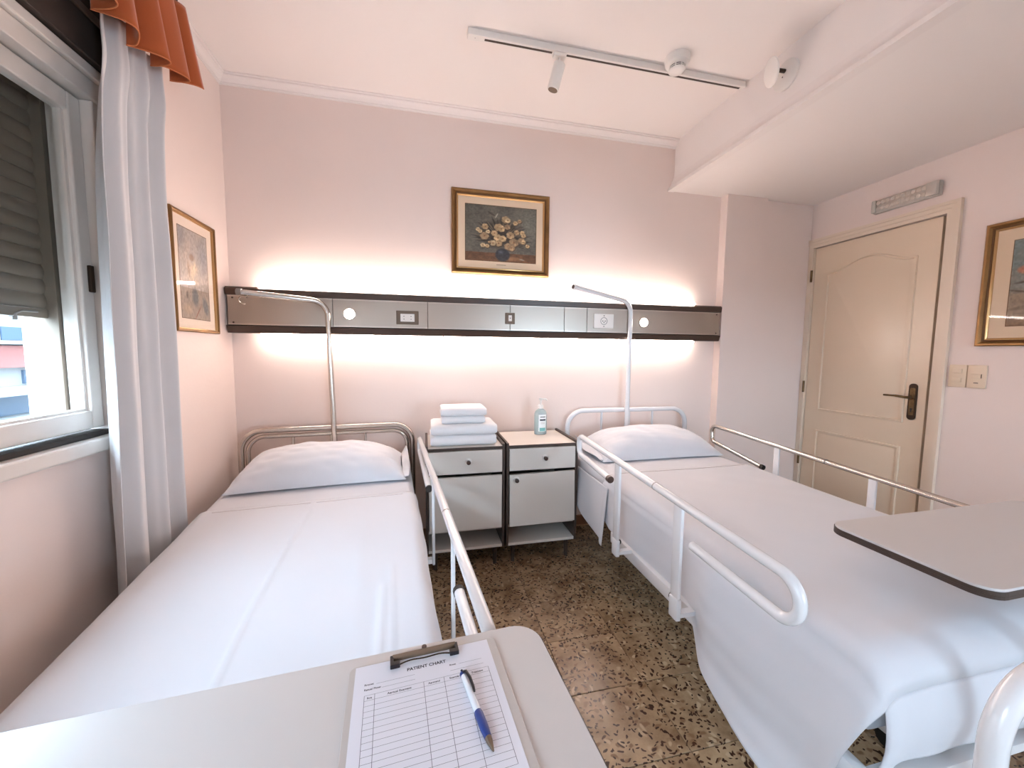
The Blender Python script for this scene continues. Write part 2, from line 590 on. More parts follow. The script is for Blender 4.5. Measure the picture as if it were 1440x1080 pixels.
# boxed-in soffit over the door side and the shallow pilaster on the back wall
struct('soffit', MB().box(BEAM_X, XR, YF, 0, BEAM_Z, ZC), 'ceiling')
struct('wall_pilaster', MB().box(3.241, 3.594, -0.066, 0, 0, BEAM_Z).box(3.594, XR, -0.034, 0, 0, BEAM_Z), 'wall')

struct('street', MB().box(-45, 8.0, -60, 60, -4.3, -4.02), 'asphalt')

# crown mouldings: (distance from wall, drop from ceiling)
crown = [(0, 0), (0.046, 0), (0.046, 0.007), (0.038, 0.009), (0.038, 0.015), (0.026, 0.018), (0.018, 0.027), (0.015, 0.035),
         (0.009, 0.038), (0.009, 0.044), (0.005, 0.046), (0.005, 0.050), (0, 0.050)]
struct('trim_1', MB().prism(crown, lambda a, d, s: (s, -a, ZC - d), 0.0, BEAM_X), 'plaster', smooth=50)
struct('trim_2', MB().prism(crown, lambda a, d, s: (a, s, ZC - d), YF, 0.0), 'plaster', smooth=50)
bm_prof = [(0, -0.004), (0.050, -0.004), (0.050, 0.010), (0.043, 0.013), (0.043, 0.022), (0.034, 0.027), (0.030, 0.034), (0.022, 0.048), (0.018, 0.064),
           (0.018, 0.070), (0.011, 0.073), (0.011, 0.084), (0.006, 0.087), (0.006, 0.094), (0, 0.097)]
struct('trim_3', MB().prism(bm_prof, lambda a, d, s: (BEAM_X - a, s, BEAM_Z + d), YF, 0.0), 'plaster', smooth=50)
struct('baseboard_back', MB().box(0, 3.241, -0.012, 0, 0.0, 0.075, 0.003), 'wood_skirting')
struct('baseboard_left', MB().box(0, 0.012, YF, -0.014, 0.0, 0.075, 0.003), 'wood_skirting')
struct('baseboard_right', MB().box(XR - 0.012, XR, YF, -0.93, 0.0, 0.075, 0.003), 'wood_skirting')

# ------------------------------------------------------------------ window
wx = -0.02
win = MB()
fw = 0.05
win.box(-0.12, 0.018, WIN_Y0 - 0.03, WIN_Y1 + 0.035, WIN_Z1 - 0.015, WIN_Z1 + 0.045, 0.004)       # head casing
win.box(-0.12, 0.010, WIN_Y1 - 0.022, WIN_Y1 + 0.03, WIN_Z0, WIN_Z1 - 0.016, 0.004)
win.box(-0.12, 0.010, WIN_Y0 - 0.03, WIN_Y0 + 0.022, WIN_Z0, WIN_Z1 - 0.016, 0.004)
win.box(-0.12, 0.004, WIN_MID - 0.025, WIN_MID + 0.025, WIN_Z0, WIN_Z1 - 0.016, 0.004)
w1 = struct('window_1', win, 'window_paint')
MB().box(-0.045, 0.034, WIN_Y0 - 0.03, WIN_Y1 + 0.035, WIN_Z1 + 0.046, WIN_Z1 + 0.082, 0.006).build('casing', 'window_paint', w1)
tag(MB().box(-0.055, 0.028, WIN_Y0 - 0.06, WIN_Y1 + 0.05, WIN_Z0 - 0.046, WIN_Z0 + 0.001, 0.006).build('sill', 'window_paint', w1), 'chipped white painted window sill')
MB().box(-0.10, -0.004, WIN_Y0 + 0.02, WIN_Y1 - 0.02, WIN_Z0 + 0.002, WIN_Z0 + 0.018).build('bottom_track', 'slate_dark', w1)


def sash(y0, y1, nm='sash'):
    z0, z1 = WIN_Z0 + 0.028, WIN_Z1 - 0.02
    s = MB(); st = 0.048
    x0, x1 = -0.062, -0.022
    s.box(x0, x1, y0, y0 + st, z0, z1, 0.005).box(x0, x1, y1 - st, y1, z0, z1, 0.005)
    s.box(x0, x1, y0 + st, y1 - st, z0, z0 + 0.062, 0.005).box(x0, x1, y0 + st, y1 - st, z1 - st - 0.012, z1, 0.005)
    o = s.build(nm, 'window_paint', w1)
    bd = MB()
    bd.box(x0 + 0.006, x1 - 0.012, y1 - st - 0.010, y1 - st, z0 + 0.062, z1 - st - 0.012).box(x0 + 0.006, x1 - 0.012, y0 + st, y0 + st + 0.010, z0 + 0.062, z1 - st - 0.012)
    bd.box(x0 + 0.006, x1 - 0.012, y0 + st + 0.01, y1 - st - 0.01, z0 + 0.062, z0 + 0.070)
    bd.build('glazing_bead', 'window_paint', o)
    MB().box(-0.044, -0.040, y0 + st - 0.004, y1 - st + 0.004, z0 + 0.058, z1 - st - 0.008).build('pane', 'pane_glass', o)
    return o


sash(WIN_MID + 0.027, WIN_Y1 - 0.024)
sash(WIN_Y0 + 0.024, WIN_MID - 0.027)
lt = MB().box(-0.022, -0.010, -0.934, -0.918, 1.44, 1.53, 0.003)
lt.box(0.010, 0.020, -0.900, -0.878, 1.46, 1.56, 0.003).tube([(0.022, -0.889, 1.50), (0.034, -0.889, 1.50), (0.036, -0.889, 1.455)], 0.006, 8)
lt.build('latch', 'brass_dark', w1)
fwin = MB()
for (a0, a1) in ((FW_Y0, FW_Y0 + 0.06), ((FW_Y0 + FW_Y1) / 2 - 0.04, (FW_Y0 + FW_Y1) / 2 + 0.04), (FW_Y1 - 0.06, FW_Y1)):
    fwin.box(-0.10, -0.05, a0, a1, FW_Z0, FW_Z1, 0.004)
fwin.box(-0.10, -0.05, FW_Y0, FW_Y1, FW_Z0, FW_Z0 + 0.09, 0.004).box(-0.10, -0.05, FW_Y0, FW_Y1, FW_Z1 - 0.06, FW_Z1, 0.004)
w2 = struct('fill_window_2', fwin, 'window_paint')  # invented opening out of view, lets more daylight into the room
for (a0, a1) in ((FW_Y0 + 0.06, (FW_Y0 + FW_Y1) / 2 - 0.04), ((FW_Y0 + FW_Y1) / 2 + 0.04, FW_Y1 - 0.06)):
    MB().box(-0.078, -0.074, a0, a1, FW_Z0 + 0.09, FW_Z1 - 0.06).build('pane', 'pane_glass', w2)
bwin = MB()
for (a0, a1) in ((BW_X0, BW_X0 + 0.05), (BW_X1 - 0.05, BW_X1)):
    bwin.box(a0, a1, YF - 0.10, YF - 0.05, BW_Z0, BW_Z1, 0.004)
bwin.box(BW_X0, BW_X1, YF - 0.10, YF - 0.05, BW_Z0, BW_Z0 + 0.05, 0.004).box(BW_X0, BW_X1, YF - 0.10, YF - 0.05, BW_Z1 - 0.05, BW_Z1, 0.004)
w3 = struct('fill_window_3', bwin, 'window_paint')  # invented opening out of view, fill daylight for the back wall
MB().box(BW_X0 + 0.05, BW_X1 - 0.05, YF - 0.078, YF - 0.074, BW_Z0 + 0.05, BW_Z1 - 0.05).build('pane', 'pane_glass', w3)
# reveal guide channels of the shutter
g = MB().box(-0.19, -0.125, WIN_Y1 - 0.03, WIN_Y1, WIN_Z0, WIN_Z1).box(-0.19, -0.125, WIN_Y0, WIN_Y0 + 0.03, WIN_Z0, WIN_Z1)
g.box(-0.19, -0.125, WIN_MID - 0.03, WIN_MID + 0.03, WIN_Z0, WIN_Z1)
g.build('guide_channel', 'shutter_slat', w1)
tag(MB().box(-0.34, -0.125, WIN_Y0, WIN_Y1, WIN_Z0 - 0.02, WIN_Z0).build('outer_sill', 'facade_white', w1), 'outer window ledge')


def shutter(y0, y1, zb, label):
    t = thing('roller_shutter', label, 'shutter', (-0.158, (y0 + y1) / 2, zb))
    pitch = 0.0485; zs = random.Random(3)
    prof = [(-0.006, 0), (0.0, 0.002), (0.004, 0.012), (0.006, 0.024), (0.004, 0.038), (0.0, 0.0486), (-0.006, 0.0488), (-0.003, 0.036), (-0.001, 0.024), (-0.003, 0.012)]
    first = None
    n = int((WIN_Z1 - zb) / pitch)
    for k in range(n):
        if first is None:
            first = MB().prism(prof, lambda a, d, s: (a, s, d), -(y1 - y0) / 2, (y1 - y0) / 2).build('slat', 'shutter_slat', t, world=False, smooth=40)
            o = first
        else:
            o = bpy.data.objects.new('slat', first.data); COL.objects.link(o); o.parent = t
        o.location = (0, 0, 0.03 + k * pitch + (0.0009 if k % 4 == 1 else 0))
    MB().box(-0.007, 0.007, -(y1 - y0) / 2, (y1 - y0) / 2, 0, 0.029, 0.002).build('bottom_bar', 'shutter_slat', t, world=False)
    h = MB().tube(fillet([(0.010, (y1 - y0) / 2 - 0.04, 0.018), (0.018, (y1 - y0) / 2 - 0.10, 0.016), (0.018, (y1 - y0) / 2 - 0.125, 0.004), (0.018, (y1 - y0) / 2 - 0.12, -0.008)], 0.01), 0.003, 8)
    h.box(0.008, 0.02, (y1 - y0) / 2 - 0.132, (y1 - y0) / 2 - 0.116, -0.014, -0.002, 0.002)
    h.build('hook', 'grey_metal', t, world=False)
    return t


shutter(WIN_MID + 0.0305, WIN_Y1 - 0.0305, 1.35, 'brown-grey slatted roller shutter half lowered behind the window glass')
shutter(WIN_Y0 + 0.0305, WIN_MID - 0.0305, 1.35, 'brown-grey slatted roller shutter of the next window bay along')

# dark shutter box above the window, with the curtain rail in front of it
tag(MB().box(0.002, 0.05, -3.05, -0.80, 2.176, 2.52, 0.004).build('shutter_box', 'shutter_box'), 'dark brown box panel above the window behind the curtain top', 'panel')
t = thing('curtain_rail', 'slim brown curtain rail under the rust valance', 'curtain rail', (0.085, -1.8, 2.25))
MB().box(0.0515, 0.062, -3.0, -0.68, 2.296, 2.318, 0.003).build('rail', 'curtain_rail_brown', t)
MB().box(0.0505, 0.060, -2.6, -2.57, 2.27, 2.295).build('bracket', 'curtain_rail_brown', t)
MB().box(0.0505, 0.060, -0.86, -0.83, 2.27, 2.295).build('bracket', 'curtain_rail_brown', t)


# ------------------------------------------------------------------ curtain and valance
def curtain(y_top0, y_top1, y_bot0, y_bot1, zt, zb, xc, amp, nf, ph, name, label, mname):
    def fn(u, v):
        z = zt + (zb - zt) * v
        e = v ** 0.8
        # folds: tighter at the gathered top, wider and softer below
        w = u + 0.008 * math.sin(2 * v + 9 * u)
        y = (y_top0 + (y_top1 - y_top0) * w) * (1 - e) + (y_bot0 + (y_bot1 - y_bot0) * w) * e
        fold = math.sin(2 * PI * nf * w + ph + 0.25 * math.sin(2 * v)) + 0.35 * math.sin(2 * PI * (nf * 2 + 1) * w + 1.7) * (1 - 0.5 * v)
        gath = 0.55 + 0.45 * ss(0.0, 0.35, v)
        x = xc + 0.022 * (1 - ss(0.0, 0.25, v)) + amp * gath * fold * (0.85 + 0.12 * wob(u * 2, v, 1, 6)) + 0.0015 * wob(u * 3, v * 3, 1.5, 8, 5)
        # pinch pleats near the top
        p = math.exp(-((v - 0.07) / 0.03) ** 2)
        x += 0.010 * p * abs(math.sin(PI * nf * w + ph / 2))
        return (x, y, z)
    return MB().grid(fn, 150, 90)


c = curtain(-1.000, -0.672, -1.080, -0.652, 2.345, 0.03, 0.074, 0.033, 3.6, 0.9, 'curtain', '', '')
o = c.build('curtain', 'curtain_cloth', None, smooth=True, solid=0.0016)
tag(o, 'long off-white curtain gathered in soft folds beside the window', 'curtain')


def valance():
    y0, y1 = -3.05, -0.645

    def fn(u, v):
        y = y1 + (y0 - y1) * u
        s = (y1 - y)
        zt = 2.60
        fold = math.sin(2 * PI * s / 0.118 + 2.1) + 0.3 * math.sin(2 * PI * s / 0.071 + 0.5)
        open_ = 0.35 + 0.65 * v
        x = 0.158 + 0.040 * fold * open_ + 0.012 * v
        yy = y + 0.018 * math.cos(2 * PI * s / 0.118 + 2.1) * open_ + 0.03 * v * math.exp(-s / 0.1)
        zb = 2.262 + 0.012 * math.sin(2 * PI * s / 0.42 + 0.4) + 0.05 * math.exp(-s / 0.09)
        z = zt + (zb - zt) * v
        return (x, yy, z)
    return fn


vf = valance()
t = thing('valance', 'rust orange gathered fabric valance hanging over the curtain top', 'valance', (0.15, -1.85, 2.26))
MB().grid(vf, 420, 16).build('cloth', 'valance_cloth', t, smooth=True, solid=0.002)
MB().tube([vf(i / 419, 1.0) for i in range(420)], 0.0022, 5).build('hem', 'valance_hem', t, smooth=True)
MB().box(0.0, 0.155, -3.06, -0.66, 2.60, 2.625, 0.003).build('pelmet_board', 'shutter_box', t)

# ------------------------------------------------------------------ building across the street
bx = -8.0
t = thing('apartment_building', 'pale apartment building with pink parapet band seen through the window', 'building', (bx - 2, 6, -4.0))


def fac(name, y0, y1, z0, z1, d, m):
    return MB().box(bx, bx + d, y0, y1, z0, z1).build(name, m, t)


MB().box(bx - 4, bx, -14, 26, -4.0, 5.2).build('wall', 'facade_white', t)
K = (1.0847 + 8) / (1.0847 + 6)
zf = lambda v: 1.2509 + ((1.804 - (443 - v) * -0.0121) - 1.2509) * K if False else 1.2509 + (1.804 + (443 - v) * 0.0121 - 1.2509) * K
fac('parapet_band', -14, 26, zf(517), zf(486), 0.25, 'facade_pink')
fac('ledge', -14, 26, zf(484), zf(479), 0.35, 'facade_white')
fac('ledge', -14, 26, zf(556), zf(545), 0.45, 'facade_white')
for k in range(-4, 8):
    y = 8.2 + 2.6 * k
    f = fac('window', y, y + 1.7, zf(478), zf(459), 0.05, 'facade_glass')
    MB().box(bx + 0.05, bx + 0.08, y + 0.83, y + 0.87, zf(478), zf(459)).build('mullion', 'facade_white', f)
    fac('infill_panel', y - 0.9, y - 0.02, zf(478), zf(459), 0.04, 'facade_yellow')
    f = fac('window', y + 0.4, y + 2.2, zf(542), zf(522), 0.05, 'facade_glass')
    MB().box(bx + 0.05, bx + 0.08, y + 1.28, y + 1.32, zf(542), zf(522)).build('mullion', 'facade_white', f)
    fac('window', y - 0.3, y + 2.1, zf(586), zf(558), 0.05, 'facade_glass')
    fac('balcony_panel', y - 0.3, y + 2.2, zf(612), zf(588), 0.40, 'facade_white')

# ------------------------------------------------------------------ door
dw = MB()
AX = XR - 0.022
# architrave: three steps
for (a0, a1, dd) in ((0.0, 0.022, 0.012), (0.022, 0.046, 0.018), (0.046, 0.064, 0.024)):
    dw.box(XR - dd, XR + 0.001, DY0 - a1, DY0 - a0, 0, DZ + a0)
    dw.box(XR - dd, XR + 0.001, DY0 - a1, -0.036, DZ + a0, DZ + a1)
dw.box(XR - 0.016, XR + 0.001, DY1, -0.036, 0, DZ)
dw.box(XR, XR + 0.09, DY0 + 0.0, DY0 + 0.004, 0, DZ)
dw.box(XR, XR + 0.09, DY1 - 0.004, DY1, 0, DZ)
d1 = struct('door_1', dw, 'frame_paint')
MB().box(XR + 0.050, XR + 0.085, DY0 + 0.004, DY0 + 0.03, 0, DZ).build('gap_shade', 'dark_gap', d1)  # near-black strip, the shadow in the leaf gap put into its colour
tag(d1, 'cream painted panelled door with moulded frame', None)
LX = XR + 0.004
ly0, ly1 = DY0 + 0.022, DY1 - 0.006
leaf = MB().box(LX, LX + 0.04, ly0, ly1, 0.008, DZ - 0.006, 0.002).build('leaf', 'door_paint', d1)


def door_panel(name, outline):
    c = np.mean(np.array(outline), axis=0)

    def inset(p, d):
        q = []
        n = len(p)
        for i in range(n):
            a, b_, e = np.array(p[i - 1]), np.array(p[i]), np.array(p[(i + 1) % n])
            t1 = (b_ - a) / (np.linalg.norm(b_ - a) + 1e-9); t2 = (e - b_) / (np.linalg.norm(e - b_) + 1e-9)
            n1 = np.array((-t1[1], t1[0])); n2 = np.array((-t2[1], t2[0]))
            bis = n1 + n2; bis = bis / (np.linalg.norm(bis) + 1e-9)
            k = d / max(0.4, bis @ n1)
            q.append(tuple(b_ + bis * k))
        return q
    area = sum(outline[i - 1][0] * outline[i][1] - outline[i][0] * outline[i - 1][1] for i in range(len(outline)))
    sg = 1 if area > 0 else -1
    rings = [(0, 0.0), (0.003, 0.009), (0.012, 0.011), (0.016, 0.001), (0.020, 0.0006), (0.032, 0.006)]
    b = MB(); n = len(outline); vs = []
    for (d, h) in rings:
        for (y, z) in inset(outline, d * sg):
            vs.append((LX - h, y, z))
    fs = []
    for r_ in range(len(rings) - 1):
        for i in range(n):
            fs.append((r_ * n + i, r_ * n + (i + 1) % n, (r_ + 1) * n + (i + 1) % n, (r_ + 1) * n + i))
    fs.append(tuple((len(rings) - 1) * n + i for i in range(n)))
    b.add(vs, fs)
    return b.build(name, 'door_paint', leaf, smooth=35)


up = [(-0.178, 0.825), (-0.728, 0.825), (-0.728, 1.868)]
up += [(-0.728 + 0.55 * (0.06 + 0.88 * k / 16), 1.868 + 0.072 * (0.5 - 0.5 * math.cos(2 * PI * k / 16)) ** 0.8) for k in range(17)]
up += [(-0.178, 1.868)]
door_panel('panel', up)
door_panel('panel', [(-0.178, 0.13), (-0.728, 0.13), (-0.728, 0.672), (-0.178, 0.672)])
hy = -0.768
hd = MB()
hd.prism(rrect(hy - 0.021, hy + 0.021, 0.850, 1.078, 0.0205, 8), lambda a, b_, s: (LX - s, a, b_), 0.0, 0.008)
hp = hd.build('handle', 'brass_dark', leaf, smooth=40)
MB().prism(rrect(hy - 0.013, hy + 0.013, 0.88, 1.05, 0.005, 3), lambda a, b_, s: (LX - s, a, b_), 0.008, 0.0095).build('back_plate', 'brass_old', hp)
MB().tube(fillet([(LX - 0.006, hy, 0.992), (LX - 0.052, hy, 0.992), (LX - 0.056, hy + 0.06, 0.997), (LX - 0.052, hy + 0.125, 0.996)], 0.016), 0.0085, 10, r2=0.006).lathe([(0.0155, 0.009), (0.0155, 0.017), (0.011, 0.020)], (LX, hy, 0.992), 16, '-x').build('lever', 'brass_old', hp, smooth=40)
MB().lathe([(0.0065, 0.0095), (0.0065, 0.0105)], (LX, hy, 0.918), 12, '-x').box(LX - 0.0105, LX - 0.0095, hy - 0.003, hy + 0.003, 0.900, 0.916).build('keyhole', 'rubber', hp)
for z in (0.42, 1.0, 1.86):
    MB().tube([(XR - 0.022, DY1 - 0.002, z - 0.045), (XR - 0.022, DY1 - 0.002, z + 0.045)], 0.008, 10).build('hinge', 'brass_old', d1, smooth=40)

# ------------------------------------------------------------------ things on the right wall
t = thing('emergency_light', 'white emergency light with a ribbed clear cover above the door', 'emergency light', (XR, -0.648, 2.19))
MB().box(XR - 0.03, XR, -0.82, -0.474, 2.19, 2.278, 0.008).build('body', 'plastic_grey', t, smooth=40)
MB().box(XR - 0.052, XR - 0.0305, -0.818, -0.764, 2.194, 2.274, 0.006).build('end_cap', 'plastic_grey', t, smooth=40)
MB().box(XR - 0.050, XR - 0.0305, -0.500, -0.476, 2.194, 2.274, 0.006).build('end_cap', 'plastic_grey', t, smooth=40)
for k in range(10):
    for r_ in range(2):
        y = -0.752 + k * 0.0268; z = 2.215 + r_ * 0.037
        MB().lathe([(0.004, 0.031), (0.012, 0.040), (0.0125, 0.041)], (XR, y, z), 8, '-x').build('reflector_cell', 'reflector', t)
MB().box(XR - 0.0475, XR - 0.0435, -0.763, -0.501, 2.196, 2.272, 0.002).build('lens', 'picture_glass', t)

for k, (y0, y1) in enumerate(((-1.006, -0.930), (-1.085, -1.008))):
    lab = ('cream double rocker switch plate beside the door frame', 'cream single switch plate beside the double rocker')[k]
    t = thing('light_switch', lab, 'light switch', (XR, (y0 + y1) / 2, 1.075))
    MB().box(XR - 0.010, XR, y0, y1, 1.075, 1.203, 0.004).build('plate', 'plastic_cream', t, smooth=40)
    yc = (y0 + y1) / 2
    for z in ((1.167, 1.116) if k == 0 else (1.142,)):
        MB().box(XR - 0.015, XR - 0.0095, yc - 0.02, yc + 0.02, z - 0.012, z + 0.012, 0.002).build('rocker', 'plastic_cream', t, smooth=40)
    if k == 1:
        MB().box(XR - 0.0108, XR - 0.0098, yc - 0.009, yc + 0.009, 1.102, 1.106).build('slot', 'edge_band', t)
        MB().box(XR - 0.0155, XR - 0.012, yc - 0.0215, yc - 0.020, 1.131, 1.153).build('rocker_shadow_line', 'edge_band', t)


# ------------------------------------------------------------------ paintings
def canvas(W, H):
    yy, xx = np.mgrid[0:H, 0:W]
    return xx / (W - 1), yy / (H - 1)


def nz(W, H, cells, seed):
    r = np.random.default_rng(seed)
    g = r.uniform(0, 1, (cells + 2, cells + 2))
    x = np.linspace(0, cells, W); y = np.linspace(0, cells, H)
    xi, yi = x.astype(int), y.astype(int)
    fx, fy = x - xi, y - yi
    fx = fx * fx * (3 - 2 * fx); fy = fy * fy * (3 - 2 * fy)
    a = g[np.ix_(yi, xi)]; b_ = g[np.ix_(yi, xi + 1)]; c_ = g[np.ix_(yi + 1, xi)]; d_ = g[np.ix_(yi + 1, xi + 1)]
    return (a * (1 - fx) + b_ * fx) * (1 - fy)[:, None] + (c_ * (1 - fx) + d_ * fx) * fy[:, None]


def blend(img, mask, col):
    m = np.clip(mask, 0, 1)[..., None]
    img[:] = img * (1 - m) + np.array(col, float) * m


def ell(u, v, cx, cy, rx, ry, a=0.0, soft=0.15):
    ca, sa = math.cos(a), math.sin(a)
    du, dv = u - cx, v - cy
    d = np.sqrt(((du * ca + dv * sa) / rx) ** 2 + ((-du * sa + dv * ca) / ry) ** 2)
    return np.clip((1 - d) / soft, 0, 1)


def flower_painting(W=190, H=150):
    u, v = canvas(W, H)
    img = np.zeros((H, W, 3))
    n1, n2, n3 = nz(W, H, 5, 1), nz(W, H, 18, 2), nz(W, H, 50, 3)
    img[:] = (104, 96, 84)
    blend(img, 0.8 * n1, (74, 72, 66)); blend(img, 0.35 * n2, (122, 114, 102))
    blend(img, 0.8 * ell(u, v, 0.88, 0.3, 0.3, 0.5, 0, 1.0), (122, 118, 106))
    blend(img, ((v > 0.845 + 0.01 * n2) * 1.0), (84, 58, 42)); blend(img, (v > 0.85) * 0.7 * n2, (124, 88, 62))
    blend(img, 0.8 * ell(u, v, 0.62, 0.94, 0.22, 0.06, 0, 0.7) , (150, 108, 76))
    # foliage mass
    blend(img, 1.0 * ell(u, v, 0.51, 0.50, 0.38, 0.30, 0, 0.55) * (0.55 + n2), (56, 47, 40))
    r = np.random.default_rng(4)
    for k in range(130):
        a = r.uniform(-3.3, 0.35); ln = r.uniform(0.16, 0.46)
        cx, cy = 0.5, 0.62
        ex, ey = cx + math.cos(a) * ln, cy + math.sin(a) * ln * 1.05
        blend(img, 0.7 * ell(u, v, (cx + ex) / 2 + (ex - cx) * 0.25, (cy + ey) / 2 + (ey - cy) * 0.25, ln * 0.28, 0.012, math.atan2(ey - cy, ex - cx), 0.5), random.Random(k).choice([(58, 50, 44), (84, 72, 58), (120, 106, 88), (44, 40, 38)]))
    blend(img, 0.9 * ell(u, v, 0.52, 0.88, 0.115, 0.13, 0, 0.2), (52, 52, 58)); blend(img, 0.6 * ell(u, v, 0.49, 0.83, 0.045, 0.06, 0, 0.9), (98, 100, 108))
    fl = [(.26, .55, .06), (.27, .38, .045), (.31, .47, .03), (.40, .49, .045), (.46, .38, .06), (.50, .40, .05), (.45, .57, .055), (.52, .58, .05), (.46, .67, .05),
          (.56, .23, .055), (.59, .24, .04), (.585, .36, .042), (.63, .51, .055), (.68, .64, .065), (.60, .72, .055), (.645, .74, .05), (.80, .45, .035), (.82, .50, .035),
          (.79, .60, .05), (.82, .62, .035), (.88, .69, .03), (.24, .72, .035), (.30, .73, .03), (.38, .67, .045), (.70, .28, .035), (.76, .24, .03), (.17, .44, .03), (.20, .47, .03), (.33, .66, .02), (.72, .45, .04)]
    for k, (x, y, s) in enumerate(fl):
        s *= 1.12
        q = random.Random(k + 50)
        base = q.choice([(198, 166, 124), (184, 152, 114), (208, 180, 140), (164, 134, 102)])
        blend(img, ell(u, v, x + 0.006, y + 0.012, s * 1.1, s * 1.2, 0, 0.3) * 0.8, (66, 50, 40))
        for p in range(6):
            a = p * PI / 3 + k
            gn = q.uniform(0.78, 1.08); cc = tuple(c_ * gn for c_ in base)
            blend(img, 0.95 * ell(u, v, x + math.cos(a) * s * 0.5, y + math.sin(a) * s * 0.6, s * 0.6, s * 0.6, a, 0.4), cc)
        blend(img, 0.85 * ell(u, v, x, y, s * 0.34, s * 0.4, 0, 0.6), (142, 104, 72)); blend(img, 0.7 * ell(u, v, x + 0.004, y, s * 0.14, s * 0.16, 0, 0.6), (70, 50, 40))
    blend(img, 0.7 * ell(u, v, 0.43, 0.17, 0.012, 0.07, 0.4, 0.5), (180, 168, 150)); blend(img, 0.6 * ell(u, v, 0.36, 0.14, 0.08, 0.02, -2.5, 0.5), (60, 52, 46))
    blend(img, 0.7 * ell(u, v, 0.80, 0.95, 0.05, 0.018, 0.3, 0.5), (150, 146, 136))
    img *= (0.9 + 0.2 * n3)[..., None]
    return img


def garden_painting(W=90, H=170):
    u, v = canvas(W, H)
    img = np.zeros((H, W, 3)); n1, n2, n3 = nz(W, H, 4, 21), nz(W, H, 12, 22), nz(W, H, 40, 23)
    img[:] = (182, 164, 150)
    blend(img, (1 - v) * 0.7 * n1, (158, 152, 150)); blend(img, 0.7 * ell(u, v, 0.85, 0.25, 0.3, 0.3, 0, 0.8), (128, 130, 134)); blend(img, 0.6 * ell(u, v, 0.05, 0.1, 0.25, 0.25, 0, 0.8), (132, 128, 128))
    blend(img, 0.8 * ell(u, v, 0.45, 0.48, 0.28, 0.2, 0, 0.7) * n2 * 1.6, (206, 182, 154)); blend(img, 0.8 * ell(u, v, 0.42, 0.30, 0.1, 0.05, 0, 0.5), (150, 120, 96))
    blend(img, ell(u, v, 0.5, 0.42, 0.05, 0.14, 0.2, 0.6), (214, 194, 166)); blend(img, 0.7 * ell(u, v, 0.3, 0.45, 0.05, 0.12, -0.2, 0.6), (160, 130, 106))
    blend(img, (v > 0.66) * 0.55, (138, 116, 98)); blend(img, 0.8 * ell(u, v, 0.48, 0.75, 0.14, 0.13, 0.2, 0.5), (96, 98, 100)); blend(img, 0.8 * ell(u, v, 0.85, 0.84, 0.16, 0.1, 0.7, 0.5), (104, 106, 108))
    blend(img, 0.8 * ell(u, v, 0.55, 0.93, 0.2, 0.012, -0.6, 0.5), (150, 82, 62)); blend(img, 0.7 * ell(u, v, 0.2, 0.74, 0.05, 0.05, 0, 0.6), (88, 74, 64)); blend(img, 0.8 * ell(u, v, 0.2, 0.9, 0.2, 0.08, 0, 0.6), (178, 150, 124))
    img *= (0.9 + 0.2 * n3)[..., None]
    return img


def still_life(W=110, H=150):
    u, v = canvas(W, H)
    img = np.zeros((H, W, 3)); n1, n2, n3 = nz(W, H, 4, 31), nz(W, H, 14, 32), nz(W, H, 44, 33)
    img[:] = (126, 128, 124)
    blend(img, (1 - v) * 0.8, (108, 122, 122)); blend(img, (v > 0.3) * 0.6 * n1, (150, 134, 116)); blend(img, 0.5 * n2, (140, 132, 122))
    blend(img, np.clip((v - 0.55) / 0.1, 0, 1) * 0.7, (152, 122, 96))
    for (x, y, rx, ry, c_) in ((.18, .33, .14, .06, (174, 96, 74)), (.26, .36, .10, .05, (150, 84, 64)), (.12, .36, .08, .05, (188, 122, 96)), (.40, .52, .16, .10, (206, 194, 178)), (.2, .49, .2, .02, (84, 74, 64)),
                               (.3, .41, .18, .025, (70, 60, 54)), (.1, .6, .16, .015, (86, 72, 60)), (.46, .62, .10, .07, (222, 208, 190)), (.2, .79, .22, .03, (112, 92, 72)), (.42, .9, .14, .03, (96, 74, 56)), (.5, .83, .08, .06, (198, 180, 158)),
                               (.72, .4, .2, .2, (112, 110, 100)), (.75, .38, .1, .09, (196, 150, 120)), (.66, .3, .08, .06, (206, 180, 150)), (.8, .75, .18, .08, (120, 92, 70))):
        blend(img, 0.85 * ell(u, v, x, y, rx, ry, (x * 7) % 1 - 0.5, 0.5) * (0.6 + 0.6 * n2), c_)
    blend(img, np.clip((v - 0.9) / 0.1, 0, 1) * 0.6, (120, 92, 68))
    img *= (0.9 + 0.2 * n3)[..., None]
    return img


def paint_mesh(img, fn, name, parent):
    H, W, _ = img.shape
    vs = [fn(i / W, 1 - j / H) for j in range(H + 1) for i in range(W + 1)]
    fs = [(j * (W + 1) + i, j * (W + 1) + i + 1, (j + 1) * (W + 1) + i + 1, (j + 1) * (W + 1) + i) for j in range(H) for i in range(W)]
    inv = WM[parent.name].inverted()
    me = bpy.data.meshes.new(name)
    me.from_pydata([tuple(inv @ Vector(p)) for p in vs], [], fs)
    a = me.attributes.new('Col', 'FLOAT_COLOR', 'FACE')
    c_ = np.clip(img, 0, 255) / 255
    l_ = np.where(c_ <= 0.04045, c_ / 12.92, ((c_ + 0.055) / 1.055) ** 2.4).reshape(-1, 3)
    a.data.foreach_set('color', np.concatenate([l_, np.ones((len(l_), 1))], 1).astype(np.float32).ravel())
    me.materials.append(MATS['painting'])
    o = bpy.data.objects.new(name, me); COL.objects.link(o); o.parent = parent
    return o


